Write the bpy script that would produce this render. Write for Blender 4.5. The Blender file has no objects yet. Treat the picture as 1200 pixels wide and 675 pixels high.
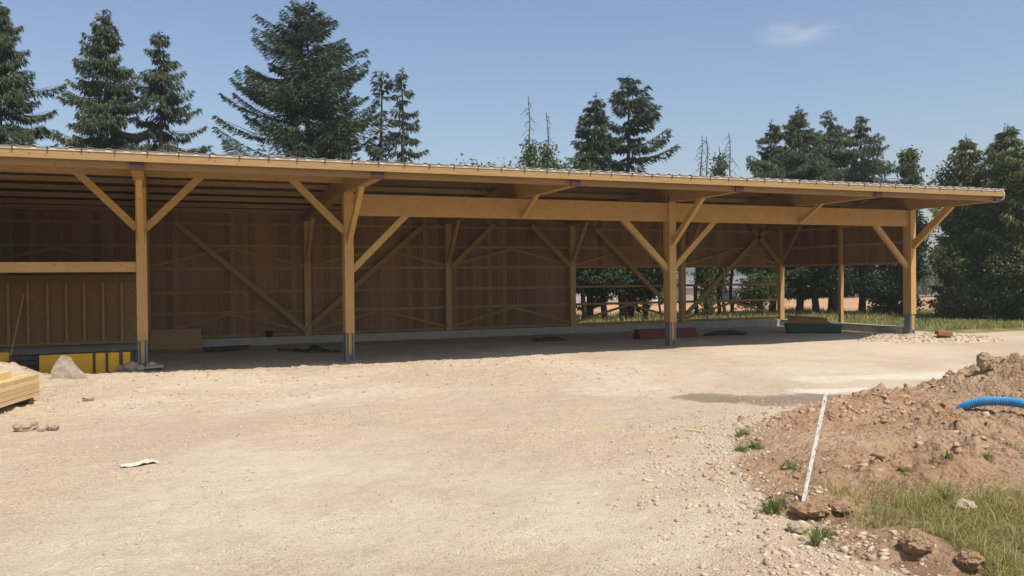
import bpy, math, random
import numpy as np
from mathutils import Vector, Matrix

R = math.radians
scene = bpy.context.scene
col = scene.collection

# ------------------------------------------------------------------ camera
CAM = np.array([0.41, -22.30, 2.12])
YAW, PITCH, ROLL = 0.39437, -0.011226, 0.0099964
FPX = 989.95
fwd = Vector((math.sin(YAW) * math.cos(PITCH), math.cos(YAW) * math.cos(PITCH), math.sin(PITCH)))
rt0 = Vector((math.cos(YAW), -math.sin(YAW), 0))
up0 = rt0.cross(fwd)
ex = math.cos(ROLL) * rt0 - math.sin(ROLL) * up0
ey = math.sin(ROLL) * rt0 + math.cos(ROLL) * up0
cam_d = bpy.data.cameras.new('camera')
cam_d.sensor_width = 36
cam_d.lens = FPX / 1200 * 36
cam_d.clip_start = 0.1
cam_d.clip_end = 3000
cam = bpy.data.objects.new('camera', cam_d)
m = Matrix((ex, ey, -fwd)).transposed().to_4x4()
m.translation = Vector(CAM)
cam.matrix_world = m
col.objects.link(cam)
scene.camera = cam

# ------------------------------------------------------------------ sky, sun, exposure
sdir = Vector((0.80, -2.62, 4.8)).normalized()          # towards the sun
sun_el = math.asin(sdir.z)
sun_az = math.atan2(sdir.x, sdir.y)                      # clockwise from +Y
world = bpy.data.worlds.new('World')
scene.world = world
world.use_nodes = True
wn = world.node_tree
wn.nodes.clear()
wo = wn.nodes.new('ShaderNodeOutputWorld')
bg = wn.nodes.new('ShaderNodeBackground')
sky = wn.nodes.new('ShaderNodeTexSky')
sky.sky_type = 'NISHITA'
sky.sun_disc = False
sky.sun_elevation = sun_el
sky.sun_rotation = sun_az
sky.air_density = 1.2
sky.dust_density = 1.4
sky.ozone_density = 1.5
sky.altitude = 200
bg.inputs['Strength'].default_value = 0.102
# one faint wisp of cloud in the real direction of the sky
tc = wn.nodes.new('ShaderNodeTexCoord')
wm = wn.nodes.new('ShaderNodeMapping')
wm.inputs['Scale'].default_value = (14, 14, 60)
wnz = wn.nodes.new('ShaderNodeTexNoise'); wnz.inputs['Scale'].default_value = 1.6; wnz.inputs['Detail'].default_value = 6
px_, py_ = (938 - 600) / FPX, (337.5 - 38) / FPX
cdir = (fwd + ex * px_ + ey * py_).normalized()
dst = wn.nodes.new('ShaderNodeVectorMath'); dst.operation = 'SUBTRACT'
dst.inputs[1].default_value = cdir
rotm = wn.nodes.new('ShaderNodeVectorMath'); rotm.operation = 'DOT_PRODUCT'; rotm.inputs[1].default_value = tuple(ex)
rotu = wn.nodes.new('ShaderNodeVectorMath'); rotu.operation = 'DOT_PRODUCT'; rotu.inputs[1].default_value = tuple(ey)
L = wn.links.new
L(tc.outputs['Generated'], dst.inputs[0])
L(dst.outputs[0], rotm.inputs[0]); L(dst.outputs[0], rotu.inputs[0])
def wmath(op, a, b=None):
    n = wn.nodes.new('ShaderNodeMath'); n.operation = op
    for k, v in enumerate((a, b)):
        if v is None: continue
        if isinstance(v, (int, float)): n.inputs[k].default_value = v
        else: L(v, n.inputs[k])
    return n.outputs[0]
a2 = wmath('POWER', wmath('ABSOLUTE', wmath('DIVIDE', rotm.outputs['Value'], 0.05)), 2)
b2 = wmath('POWER', wmath('ABSOLUTE', wmath('DIVIDE', rotu.outputs['Value'], 0.016)), 2)
ell = wmath('SUBTRACT', 1.0, wmath('ADD', a2, b2))
ell.node.use_clamp = True
L(tc.outputs['Generated'], wm.inputs[0]); L(wm.outputs[0], wnz.inputs[0])
cf = wmath('MULTIPLY', ell, wmath('MULTIPLY', wmath('MAXIMUM', wmath('SUBTRACT', wnz.outputs['Fac'], 0.36), 0.0), 0.75))
cmix = wn.nodes.new('ShaderNodeMix'); cmix.data_type = 'RGBA'
tint = wn.nodes.new('ShaderNodeMix'); tint.data_type = 'RGBA'; tint.blend_type = 'MULTIPLY'
tint.inputs['Factor'].default_value = 1.0
tint.inputs['B'].default_value = (0.95, 0.96, 1.03, 1)
L(sky.outputs[0], tint.inputs['A'])
L(tint.outputs['Result'], cmix.inputs['A'])
cmix.inputs['B'].default_value = (7.5, 7.3, 7.6, 1)
L(cf, cmix.inputs['Factor'])
L(cmix.outputs['Result'], bg.inputs['Color'])
L(bg.outputs[0], wo.inputs['Surface'])

sl = bpy.data.lights.new('sun', 'SUN')
sl.energy = 4.0
sl.angle = R(0.55)
sl.color = (1.0, 0.93, 0.82)
so = bpy.data.objects.new('sun', sl)
so.rotation_euler = sdir.to_track_quat('Z', 'Y').to_euler()
col.objects.link(so)
scene.view_settings.view_transform = 'Standard'
scene.view_settings.look = 'None'
scene.view_settings.gamma = 1
scene.view_settings.use_curve_mapping = False
scene.view_settings.exposure = 0.38
try:
    scene.cycles.max_bounces = 8
    scene.cycles.diffuse_bounces = 5
except Exception:
    pass

# ------------------------------------------------------------------ helpers
FW = np.array([math.sin(YAW), math.cos(YAW)])
RT = np.array([math.cos(YAW), -math.sin(YAW)])
def loc(r, d):
    """point r metres right of and d metres ahead of the photographer"""
    return CAM[0] + r * RT[0] + d * FW[0], CAM[1] + r * RT[1] + d * FW[1]
def rd(x, y):
    dx, dy = x - CAM[0], y - CAM[1]
    return dx * RT[0] + dy * RT[1], dx * FW[0] + dy * FW[1]
def ray(X, Y):
    return fwd + ex * ((X - 600) / FPX) + ey * ((337.5 - Y) / FPX)
def at_z(X, Y, z=0.0):
    d = ray(X, Y); t = (z - CAM[2]) / d.z
    return CAM[0] + d.x * t, CAM[1] + d.y * t
def at_v(X, Y, v):
    d = ray(X, Y); t = (v - CAM[1]) / d.y
    return CAM[0] + d.x * t, v, CAM[2] + d.z * t

rs = np.random.RandomState(7)
_lat = rs.rand(256, 256)
def vnoise(x, y):
    x = np.asarray(x, float); y = np.asarray(y, float)
    xi = np.floor(x).astype(int); yi = np.floor(y).astype(int)
    fx = x - xi; fy = y - yi
    fx = fx * fx * (3 - 2 * fx); fy = fy * fy * (3 - 2 * fy)
    a = _lat[xi % 256, yi % 256]; b = _lat[(xi + 1) % 256, yi % 256]
    c = _lat[xi % 256, (yi + 1) % 256]; d = _lat[(xi + 1) % 256, (yi + 1) % 256]
    return (a * (1 - fx) + b * fx) * (1 - fy) + (c * (1 - fx) + d * fx) * fy
def fbm(x, y, o=4, g=0.5):
    s = 0; a = 1; t = 0
    for k in range(o):
        s = s + a * vnoise(x * 2 ** k + 17.3 * k, y * 2 ** k + 5.1 * k); t += a; a *= g
    return s / t
def sstep(a, b, x):
    t = np.clip((x - a) / (b - a), 0, 1)
    return t * t * (3 - 2 * t)

def tag(o, label=None, cat=None, group=None, kind=None):
    if label: o['label'] = label
    if cat: o['category'] = cat
    if group: o['group'] = group
    if kind: o['kind'] = kind
    return o
def empty(name, at=(0, 0, 0), rz=0):
    o = bpy.data.objects.new(name, None)
    o.empty_display_size = 0.2
    o.location = at; o.rotation_euler = (0, 0, rz)
    col.objects.link(o)
    return o

class MB:
    """collects shapes that become ONE mesh object"""
    def __init__(s):
        s.v = []; s.f = []; s.t = []
    def add(s, vs, fs, tone=0.5):
        n = len(s.v)
        s.v.extend([tuple(map(float, p)) for p in vs])
        s.f.extend([tuple(n + i for i in f) for f in fs])
        s.t.extend([tone] * len(fs))
    def box(s, c, h, tone=0.5, rot=None):
        P = []
        for z in (-1, 1):
            for x, y in ((-1, -1), (1, -1), (1, 1), (-1, 1)):
                q = Vector((x * h[0], y * h[1], z * h[2]))
                if rot is not None: q = rot @ q
                P.append(q + Vector(c))
        s.add(P, [(0, 3, 2, 1), (4, 5, 6, 7), (0, 1, 5, 4), (1, 2, 6, 5), (2, 3, 7, 6), (3, 0, 4, 7)], tone)
    def span(s, x0, x1, y0, y1, z0, z1, tone=0.5):
        s.box(((x0 + x1) / 2, (y0 + y1) / 2, (z0 + z1) / 2), ((x1 - x0) / 2, (y1 - y0) / 2, (z1 - z0) / 2), tone)
    def beam(s, a, b, w, h, side=None, tone=0.5):
        """timber from a to b; side = direction along which it is w wide"""
        a = Vector(a); b = Vector(b); d = (b - a)
        ln = d.length; d.normalize()
        sd = Vector(side) if side else d.cross(Vector((0, 0, 1)))
        sd = (sd - d * sd.dot(d)).normalized(); n = d.cross(sd)
        rot = Matrix((d, sd, n)).transposed()
        s.box((a + b) / 2, (ln / 2, w / 2, h / 2), tone, rot)
    def prism(s, poly, x0, x1, axis='x', tone=0.5):
        """polygon in (y,z) extruded along x, or in (x,z) along y"""
        n = len(poly)
        if axis == 'x': P = [(x0, a, b) for a, b in poly] + [(x1, a, b) for a, b in poly]
        elif axis == 'y': P = [(a, x0, b) for a, b in poly] + [(a, x1, b) for a, b in poly]
        else: P = [(a, b, x0) for a, b in poly] + [(a, b, x1) for a, b in poly]
        F = [tuple(range(n)), tuple(range(2 * n - 1, n - 1, -1))]
        for i in range(n):
            j = (i + 1) % n
            F.append((i, i + n, j + n, j))
        s.add(P, F, tone)
    def tube(s, pts, rad, seg=8, tone=0.5, cap=True):
        n0 = len(s.v); pts = [Vector(p) for p in pts]
        if not hasattr(rad, '__len__'): rad = [rad] * len(pts)
        V = []
        ref = Vector((0.13, 0.2, 0.97))
        for i, p in enumerate(pts):
            d = (pts[min(i + 1, len(pts) - 1)] - pts[max(i - 1, 0)]).normalized()
            rr = ref if abs(d.dot(ref)) < 0.93 else Vector((1, 0.1, 0))
            a = d.cross(rr).normalized(); b = d.cross(a)
            for k in range(seg):
                t = 2 * math.pi * k / seg
                V.append(p + (a * math.cos(t) + b * math.sin(t)) * rad[i])
        F = []
        for i in range(len(pts) - 1):
            for k in range(seg):
                j = (k + 1) % seg
                F.append((i * seg + k, i * seg + j, (i + 1) * seg + j, (i + 1) * seg + k))
        if cap:
            F.append(tuple(range(seg))[::-1]); F.append(tuple((len(pts) - 1) * seg + k for k in range(seg)))
        s.add(V, F, tone)
    def build(s, name, mat, parent=None, smooth=False, bevel=0):
        me = bpy.data.meshes.new(name)
        me.from_pydata(s.v, [], s.f)
        at = me.attributes.new('tone', 'FLOAT', 'FACE')
        at.data.foreach_set('value', np.array(s.t, np.float32))
        me.materials.append(mat)
        if smooth: me.polygons.foreach_set('use_smooth', [True] * len(me.polygons))
        me.validate(); me.update()
        o = bpy.data.objects.new(name, me)
        col.objects.link(o)
        if parent is not None: o.parent = parent
        if bevel:
            b = o.modifiers.new('bevel', 'BEVEL'); b.width = bevel; b.segments = 2; b.limit_method = 'ANGLE'; b.angle_limit = R(40)
        return o

def np_mesh(name, V, F, mat, attrs=None, smooth=False, parent=None, nper=4):
    """fast mesh from numpy arrays; F is (n, nper)"""
    me = bpy.data.meshes.new(name)
    V = np.asarray(V, np.float32); F = np.asarray(F, np.int32)
    me.vertices.add(len(V)); me.vertices.foreach_set('co', V.ravel())
    me.loops.add(F.size); me.loops.foreach_set('vertex_index', F.ravel())
    me.polygons.add(len(F))
    me.polygons.foreach_set('loop_start', np.arange(0, F.size, nper, dtype=np.int32))
    me.polygons.foreach_set('loop_total', np.full(len(F), nper, np.int32))
    if smooth: me.polygons.foreach_set('use_smooth', np.ones(len(F), bool))
    me.update(calc_edges=True)
    for k, (dom, a) in (attrs or {}).items():
        at = me.attributes.new(k, 'FLOAT', dom)
        at.data.foreach_set('value', np.asarray(a, np.float32))
    me.materials.append(mat)
    o = bpy.data.objects.new(name, me)
    col.objects.link(o)
    if parent is not None: o.parent = parent
    return o

# ------------------------------------------------------------------ materials
class NT:
    def __init__(s, name, rough=0.8, spec=0.3):
        s.m = bpy.data.materials.new(name); s.m.use_nodes = True
        s.t = s.m.node_tree; s.n = s.t.nodes
        s.b = s.n['Principled BSDF']
        s.b.inputs['Roughness'].default_value = rough
        s.b.inputs['Specular IOR Level'].default_value = spec
        s.tc = s.n.new('ShaderNodeTexCoord')
    def l(s, a, b): s.t.links.new(a, b)
    def obj(s, scale=(1, 1, 1), rot=(0, 0, 0)):
        mp = s.n.new('ShaderNodeMapping'); mp.inputs['Scale'].default_value = scale; mp.inputs['Rotation'].default_value = rot
        s.l(s.tc.outputs['Object'], mp.inputs[0]); return mp.outputs[0]
    def noise(s, vec, scale, detail=4, rough=0.55, dist=0.0):
        n = s.n.new('ShaderNodeTexNoise'); n.inputs['Scale'].default_value = scale
        n.inputs['Detail'].default_value = detail; n.inputs['Roughness'].default_value = rough
        n.inputs['Distortion'].default_value = dist
        s.l(vec, n.inputs['Vector']); return n.outputs['Fac']
    def vor(s, vec, scale, feat='F1', out='Distance'):
        n = s.n.new('ShaderNodeTexVoronoi'); n.feature = feat; n.inputs['Scale'].default_value = scale
        s.l(vec, n.inputs['Vector']); return n.outputs[out]
    def ramp(s, fac, a, b, ca=0.0, cb=1.0):
        n = s.n.new('ShaderNodeMapRange'); n.clamp = True
        n.inputs['From Min'].default_value = a; n.inputs['From Max'].default_value = b
        n.inputs['To Min'].default_value = ca; n.inputs['To Max'].default_value = cb
        s.l(fac, n.inputs['Value']); return n.outputs[0]
    def mix(s, f, a, b, bt='MIX'):
        n = s.n.new('ShaderNodeMix'); n.data_type = 'RGBA'; n.blend_type = bt
        for k, v in (('Factor', f), ('A', a), ('B', b)):
            if isinstance(v, (int, float)): n.inputs[k].default_value = v
            elif isinstance(v, tuple): n.inputs[k].default_value = (*v, 1)
            else: s.l(v, n.inputs[k])
        return n.outputs['Result']
    def math(s, op, a, b=0.0):
        n = s.n.new('ShaderNodeMath'); n.operation = op
        for k, v in enumerate((a, b)):
            if isinstance(v, (int, float)): n.inputs[k].default_value = v
            else: s.l(v, n.inputs[k])
        return n.outputs[0]
    def attr(s, name):
        n = s.n.new('ShaderNodeAttribute'); n.attribute_name = name; return n.outputs['Fac']
    def bump(s, h, dist=0.02, strength=1.0, normal=None):
        n = s.n.new('ShaderNodeBump'); n.inputs['Distance'].default_value = dist; n.inputs['Strength'].default_value = strength
        s.l(h, n.inputs['Height'])
        if normal is not None: s.l(normal, n.inputs['Normal'])
        return n.outputs[0]
    def fin(s, color, bump=None):
        if isinstance(color, tuple): s.b.inputs['Base Color'].default_value = (*color, 1)
        else: s.l(color, s.b.inputs['Base Color'])
        if bump is not None: s.l(bump, s.b.inputs['Normal'])
        return s.m

def wood(name, light, dark, grain=(3, 40, 40), spec=0.25, knots=True):
    t = NT(name, 0.62, spec)
    v = t.obj(grain)
    g = t.noise(v, 1.0, 5, 0.6, 0.6)
    c = t.mix(t.ramp(g, 0.35, 0.7), light, dark)
    bigv = t.obj((1.3, 1.3, 1.3))
    c = t.mix(t.ramp(t.noise(bigv, 1.0, 3), 0.35, 0.7, 0, 0.35), c, tuple(x * 0.72 for x in light))
    tone = t.attr('tone')
    c = t.mix(1.0, c, t.mix(tone, (0.55, 0.52, 0.48), (1.18, 1.18, 1.18)), 'MULTIPLY')
    if knots:
        k = t.vor(t.obj((4.5, 4.5, 4.5)), 1.0)
        c = t.mix(t.ramp(k, 0.06, 0.12, 0.75, 0.0), c, (0.16, 0.07, 0.025))
    return t.fin(c, t.bump(g, 0.004, 0.5))

M = {}
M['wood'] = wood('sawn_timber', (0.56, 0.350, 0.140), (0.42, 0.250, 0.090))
M['wood_v'] = wood('upright_timber', (0.56, 0.350, 0.140), (0.42, 0.250, 0.090), (40, 40, 3))
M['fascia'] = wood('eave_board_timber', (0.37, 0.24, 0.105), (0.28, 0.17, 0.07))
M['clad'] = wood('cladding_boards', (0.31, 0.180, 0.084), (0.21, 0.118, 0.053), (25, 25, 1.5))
M['purlin_shade'] = wood('shade_darkened_purlin_timber', (0.38, 0.235, 0.105), (0.27, 0.16, 0.068), (1.5, 25, 25))  # same timber, darkened in colour for the dim light under the roof
M['fresh'] = wood('fresh_planks', (0.74, 0.56, 0.30), (0.66, 0.46, 0.20), (3, 30, 30))
M['osb'] = wood('chipboard', (0.50, 0.32, 0.15), (0.36, 0.21, 0.09), (18, 18, 18), knots=False)

def plain(name, c, c2=None, scale=8, rough=0.7, spec=0.3, metal=0, bump=0.0, lo=0.35, hi=0.7):
    t = NT(name, rough, spec)
    t.b.inputs['Metallic'].default_value = metal
    n = t.noise(t.obj(), scale, 6, 0.6)
    cc = t.mix(t.ramp(n, lo, hi), c, c2 or tuple(x * 0.7 for x in c))
    return t.fin(cc, t.bump(n, bump, 1.0) if bump else None)
M['steel'] = plain('galvanised_steel', (0.20, 0.225, 0.23), (0.13, 0.15, 0.155), 20, 0.5, 0.5)
M['sheet'] = plain('roof_sheet', (0.38, 0.37, 0.38), (0.30, 0.29, 0.30), 6, 0.55, 0.5)
M['dark_backing'] = plain('dark_grey_backing', (0.19, 0.175, 0.155), (0.15, 0.135, 0.12), 6, 0.9)  # dark grey with the ceiling shade in its colour; also colours the cladding backing
M['flash'] = plain('eave_flashing', (0.66, 0.58, 0.46), (0.54, 0.46, 0.34), 10, 0.5, 0.4)
M['maroon'] = plain('maroon_end_paint', (0.075, 0.022, 0.022), (0.05, 0.016, 0.018), 12, 0.6)
M['concrete'] = plain('concrete', (0.42, 0.385, 0.32), (0.32, 0.29, 0.24), 3, 0.9, 0.2, 0, 0.01)
M['stone'] = plain('stone', (0.46, 0.38, 0.29), (0.30, 0.24, 0.18), 7, 0.95, 0.15, 0, 0.03)
M['rock'] = plain('pale_rock', (0.46, 0.36, 0.26), (0.32, 0.24, 0.17), 9, 0.95, 0.15, 0, 0.02)
M['yellow'] = plain('yellow_formwork', (0.78, 0.43, 0.03), (0.66, 0.34, 0.02), 5, 0.5)
M['darkwood'] = plain('weathered_wood', (0.10, 0.075, 0.055), (0.06, 0.045, 0.035), 9, 0.85)
M['red'] = plain('red_varnished_beam', (0.20, 0.05, 0.04), (0.13, 0.035, 0.03), 9, 0.6)
M['green'] = plain('dark_green_paint', (0.02, 0.07, 0.04), (0.015, 0.05, 0.03), 6, 0.45)
M['bluewhite'] = plain('pale_blue_plastic', (0.45, 0.55, 0.62), (0.30, 0.42, 0.55), 15, 0.4)
M['purple'] = plain('purple_plastic_sheet', (0.06, 0.035, 0.05), (0.04, 0.025, 0.035), 10, 0.5)
M['black'] = plain('black_rubber', (0.02, 0.018, 0.018), None, 10, 0.6)
M['paper'] = plain('white_paper', (0.66, 0.60, 0.48), (0.52, 0.44, 0.33), 14, 0.8)
M['stake'] = plain('white_paint_chipped', (0.80, 0.78, 0.72), (0.55, 0.48, 0.36), 26, 0.7, 0.3, 0, 0.003, 0.5, 0.66)
M['brick'] = plain('brick', (0.34, 0.15, 0.08), (0.26, 0.11, 0.06), 30, 0.9)
M['wallgrey'] = plain('grey_render', (0.42, 0.40, 0.38), (0.36, 0.34, 0.32), 2, 0.9)
M['roofgrey'] = plain('grey_tiles', (0.20, 0.19, 0.19), (0.15, 0.14, 0.14), 3, 0.9)
M['carwhite'] = plain('white_car_paint', (0.75, 0.75, 0.75), (0.7, 0.7, 0.7), 2, 0.3, 0.5)
M['glass'] = plain('dark_glass', (0.03, 0.035, 0.04), None, 2, 0.1, 0.5)

def pipe_mat():
    t = NT('blue_corrugated_plastic', 0.35, 0.5)
    return t.fin(t.mix(t.ramp(t.noise(t.obj(), 6, 3), 0.3, 0.7), (0.03, 0.27, 0.60), (0.10, 0.33, 0.58)))
M['pipe'] = pipe_mat()

def foliage(name, a, b, c, trans=0.25):
    t = NT(name, 0.6, 0.25)
    tone = t.attr('tone')
    col_ = t.mix(t.ramp(tone, 0.0, 0.6), a, b)
    col_ = t.mix(t.ramp(tone, 0.6, 1.0), col_, c)
    t.l(col_, t.b.inputs['Base Color'])
    tr = t.n.new('ShaderNodeBsdfTranslucent'); t.l(col_, tr.inputs['Color'])
    mx = t.n.new('ShaderNodeMixShader'); mx.inputs[0].default_value = trans
    t.l(t.b.outputs[0], mx.inputs[1]); t.l(tr.outputs[0], mx.inputs[2])
    t.l(mx.outputs[0], t.n['Material Output'].inputs['Surface'])
    return t.m
M['needle'] = foliage('spruce_needles', (0.024, 0.040, 0.024), (0.050, 0.070, 0.034), (0.125, 0.130, 0.048), 0.12)
M['needle2'] = foliage('fir_needles', (0.024, 0.043, 0.028), (0.042, 0.066, 0.034), (0.085, 0.105, 0.040), 0.12)
M['leaf'] = foliage('broad_leaves', (0.050, 0.072, 0.024), (0.110, 0.130, 0.040), (0.24, 0.24, 0.08), 0.3)
M['leafpale'] = foliage('light_leaves', (0.06, 0.10, 0.03), (0.10, 0.15, 0.04), (0.18, 0.22, 0.07), 0.3)
M['grassgreen'] = foliage('green_weeds', (0.16, 0.20, 0.07), (0.27, 0.30, 0.11), (0.44, 0.40, 0.19), 0.35)
M['grassdry'] = foliage('dry_grass', (0.22, 0.22, 0.07), (0.40, 0.35, 0.12), (0.66, 0.54, 0.28), 0.35)
M['bark'] = plain('bark', (0.085, 0.065, 0.05), (0.05, 0.038, 0.03), 9, 0.95, 0.1, 0, 0.03)
M['barkpale'] = plain('dead_bark', (0.26, 0.22, 0.18), (0.17, 0.14, 0.11), 9, 0.95, 0.1)

def ground_mat():
    t = NT('gravel_yard', 0.95, 0.12)
    v = t.obj()
    big = t.noise(v, 0.22, 4, 0.55, 0.4)
    mid = t.noise(v, 1.3, 6, 0.62, 0.3)
    fine = t.noise(v, 22, 6, 0.75)
    c = t.mix(t.ramp(big, 0.38, 0.62), (0.62, 0.49, 0.335), (0.59, 0.48, 0.34))
    c = t.mix(t.ramp(mid, 0.45, 0.72, 0, 0.55), c, (0.54, 0.385, 0.25))
    c = t.mix(t.ramp(t.noise(v, 0.55, 3), 0.5, 0.72, 0, 0.6), c, (0.69, 0.52, 0.30))
    # pebbles
    pc = t.vor(v, 55, 'F1', 'Color')
    sep = t.n.new('ShaderNodeSeparateColor'); t.l(pc, sep.inputs[0])
    pd = t.vor(v, 55)
    peb = t.ramp(sep.outputs[0], 0.72, 0.76)
    c = t.mix(t.math('MULTIPLY', peb, t.ramp(mid, 0.40, 0.6, 0.15, 0.7)), c, (0.70, 0.60, 0.46))
    pe2 = t.ramp(sep.outputs[1], 0.86, 0.9)
    c = t.mix(t.math('MULTIPLY', pe2, 0.5), c, (0.24, 0.17, 0.12))
    c = t.mix(t.ramp(fine, 0.50, 0.72, 0, 0.6), c, (0.36, 0.26, 0.175))
    c = t.mix(t.ramp(t.noise(v, 70, 4, 0.7), 0.56, 0.72, 0, 0.6), c, (0.28, 0.20, 0.135))
    rut = t.noise(t.obj((0.35, 3.2, 1), (0, 0, 0.55)), 1.0, 5, 0.65, 0.5)
    c = t.mix(t.ramp(rut, 0.50, 0.68, 0, 0.45), c, (0.52, 0.38, 0.255))
    c = t.mix(t.ramp(t.noise(v, 0.35, 4, 0.6), 0.52, 0.66, 0, 0.6), c, (0.56, 0.475, 0.36))
    c = t.mix(t.ramp(t.noise(v, 0.16, 5, 0.6, 0.6), 0.46, 0.58, 0, 0.65), c, (0.70, 0.60, 0.45))
    c = t.mix(t.ramp(t.noise(t.obj((1, 1, 1), (0, 0, 1.3)), 0.3, 5, 0.62, 0.3), 0.53, 0.64, 0, 0.55), c, (0.57, 0.41, 0.285))
    c = t.mix(t.ramp(t.noise(v, 5, 8, 0.8), 0.54, 0.66, 0, 0.55), c, (0.44, 0.32, 0.22))
    # zones
    c = t.mix(t.math('MULTIPLY', t.attr('pale'), t.ramp(mid, 0.3, 0.6, 0.5, 1)), c, (0.80, 0.71, 0.57))
    dn = t.math('ADD', t.attr('damp'), t.math('MULTIPLY', t.math('SUBTRACT', t.noise(v, 2.2, 7, 0.7), 0.5), 2.0))
    c = t.mix(t.math('MULTIPLY', t.attr('damp'), t.ramp(dn, 0.55, 0.8, 0.0, 0.85)), c, (0.25, 0.185, 0.13))
    sc = t.mix(t.ramp(mid, 0.35, 0.65), (0.31, 0.185, 0.11), (0.24, 0.14, 0.085))
    c = t.mix(t.ramp(t.math('ADD', t.attr('soil'), t.math('MULTIPLY', t.math('SUBTRACT', mid, 0.5), 0.9)), 0.35, 0.65), c, sc)
    gc = t.mix(t.ramp(t.noise(v, 0.8, 5, 0.65), 0.4, 0.62), (0.13, 0.16, 0.05), (0.34, 0.26, 0.12))
    c = t.mix(t.ramp(t.math('ADD', t.attr('grass'), t.math('MULTIPLY', t.math('SUBTRACT', mid, 0.5), 0.8)), 0.35, 0.65), c, gc)
    fc = t.mix(t.ramp(t.noise(v, 0.05, 4), 0.4, 0.62), (0.46, 0.235, 0.115), (0.52, 0.33, 0.17))
    c = t.mix(t.attr('field'), c, fc)
    h = t.math('ADD', t.math('MULTIPLY', t.noise(v, 9, 8, 0.75), 1.0), t.math('MULTIPLY', t.ramp(pd, 0.0, 0.7, 1, 0), 0.35))
    h = t.math('ADD', h, t.math('MULTIPLY', t.noise(v, 45, 4, 0.7), 0.5))
    return t.fin(c, t.bump(h, 0.05, 0.8))
M['ground'] = ground_mat()

def soil_mat():
    t = NT('dry_soil', 0.97, 0.08)
    v = t.obj()
    mid = t.noise(v, 1.8, 6, 0.65, 0.4)
    c = t.mix(t.ramp(mid, 0.38, 0.62), (0.54, 0.35, 0.21), (0.43, 0.265, 0.15))
    c = t.mix(t.ramp(t.noise(v, 0.6, 4), 0.48, 0.66, 0, 0.8), c, (0.58, 0.42, 0.27))
    c = t.mix(t.ramp(t.noise(v, 14, 5, 0.7), 0.45, 0.75, 0, 0.45), c, (0.28, 0.165, 0.095))
    vc = t.vor(v, 30, 'F1', 'Color')
    sep = t.n.new('ShaderNodeSeparateColor'); t.l(vc, sep.inputs[0])
    c = t.mix(t.ramp(sep.outputs[0], 0.88, 0.92, 0, 0.5), c, (0.50, 0.39, 0.28))
    c = t.mix(t.ramp(t.noise(v, 3.2, 6, 0.7, 1.0), 0.52, 0.62, 0, 0.35), c, (0.21, 0.115, 0.065))
    gr = t.mix(t.ramp(mid, 0.4, 0.6), (0.22, 0.19, 0.08), (0.38, 0.28, 0.15))
    c = t.mix(t.ramp(t.math('ADD', t.attr('grass'), t.math('MULTIPLY', t.math('SUBTRACT', mid, 0.5), 0.9)), 0.4, 0.7), c, gr)
    gv = t.mix(t.ramp(mid, 0.4, 0.6), (0.50, 0.40, 0.29), (0.42, 0.32, 0.22))
    c = t.mix(t.ramp(t.math('ADD', t.attr('gravel'), t.math('MULTIPLY', t.math('SUBTRACT', mid, 0.5), 0.9)), 0.35, 0.65), c, gv)
    h = t.math('ADD', t.noise(v, 10, 7, 0.72), t.math('MULTIPLY', t.ramp(t.vor(v, 16), 0, 0.6, 1, 0), 0.4))
    return t.fin(c, t.bump(h, 0.09, 1.0))
M['soil'] = soil_mat()
def pebble_mat():
    t = NT('gravel_stones', 0.95, 0.12)
    c = t.mix(t.attr('tone'), (0.38, 0.285, 0.19), (0.60, 0.485, 0.35))
    return t.fin(c)
M['pebble'] = pebble_mat()
def clod_mat():
    t = NT('soil_clods', 0.97, 0.05)
    c = t.mix(t.attr('tone'), (0.34, 0.22, 0.13), (0.52, 0.36, 0.23))
    return t.fin(c, t.bump(t.noise(t.obj(), 25, 4), 0.01))
M['clod'] = clod_mat()

# ------------------------------------------------------------------ ground
SB_D = [3.0, 5.93, 7.5, 9.6, 11.2, 12.5, 14.0, 15.0, 16.2, 20]
SB_R = [3.0, 2.75, 2.55, 2.62, 3.0, 3.75, 5.0, 6.6, 8.3, 13]
def soil_edge(d): return np.interp(d, SB_D, SB_R) + .30 * (vnoise(np.asarray(d) * 1.7, 3.3 + 0 * np.asarray(d)) - .5) + .12 * (vnoise(np.asarray(d) * 5.1, 8.3 + 0 * np.asarray(d)) - .5)
def base_height(x, y):
    """the lie of the land away from the soil heap"""
    x = np.asarray(x, float); y = np.asarray(y, float)
    r, d = rd(x, y)
    z = -2.5 * sstep(20, 62, y + 0.25 * np.maximum(x - 28, 0))
    near = 1 - sstep(35, 60, d)
    z = z + near * ((fbm(x * 0.5, y * 0.5, 3) - 0.5) * 0.07 + (fbm(x * 2.7, y * 2.7, 5, 0.65) - 0.5) * 0.07)
    band = sstep(-11, -5, y) * (1 - sstep(.2, 1.5, y)) * (1 - .75 * sstep(7, 14, x))
    z = z + band * (0.055 * (np.abs(fbm(x * 3.6 + 7, y * 3.6, 4, 0.7) - 0.5) * 2 - .25) + 0.02 * (fbm(x * 9, y * 9 + 3, 2) - .5))
    # stony mound at the left behind the planks, rubble round the first post
    z = z + 0.42 * np.exp(-(((x + 3.0) / 0.85) ** 2 + ((y + 1.2) / 0.7) ** 2)) * (0.7 + 0.6 * fbm(x * 4, y * 4, 3))
    z = z + 0.09 * np.exp(-(((x + 1.1) / 1.6) ** 2 + ((y + 1.6) / 1.0) ** 2))
    z = z + 0.13 * np.exp(-(((x + 0.1) / 0.45) ** 2 + ((y + 0.15) / 0.4) ** 2)) * (0.5 + fbm(x * 6, y * 6, 3))
    return z
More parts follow.
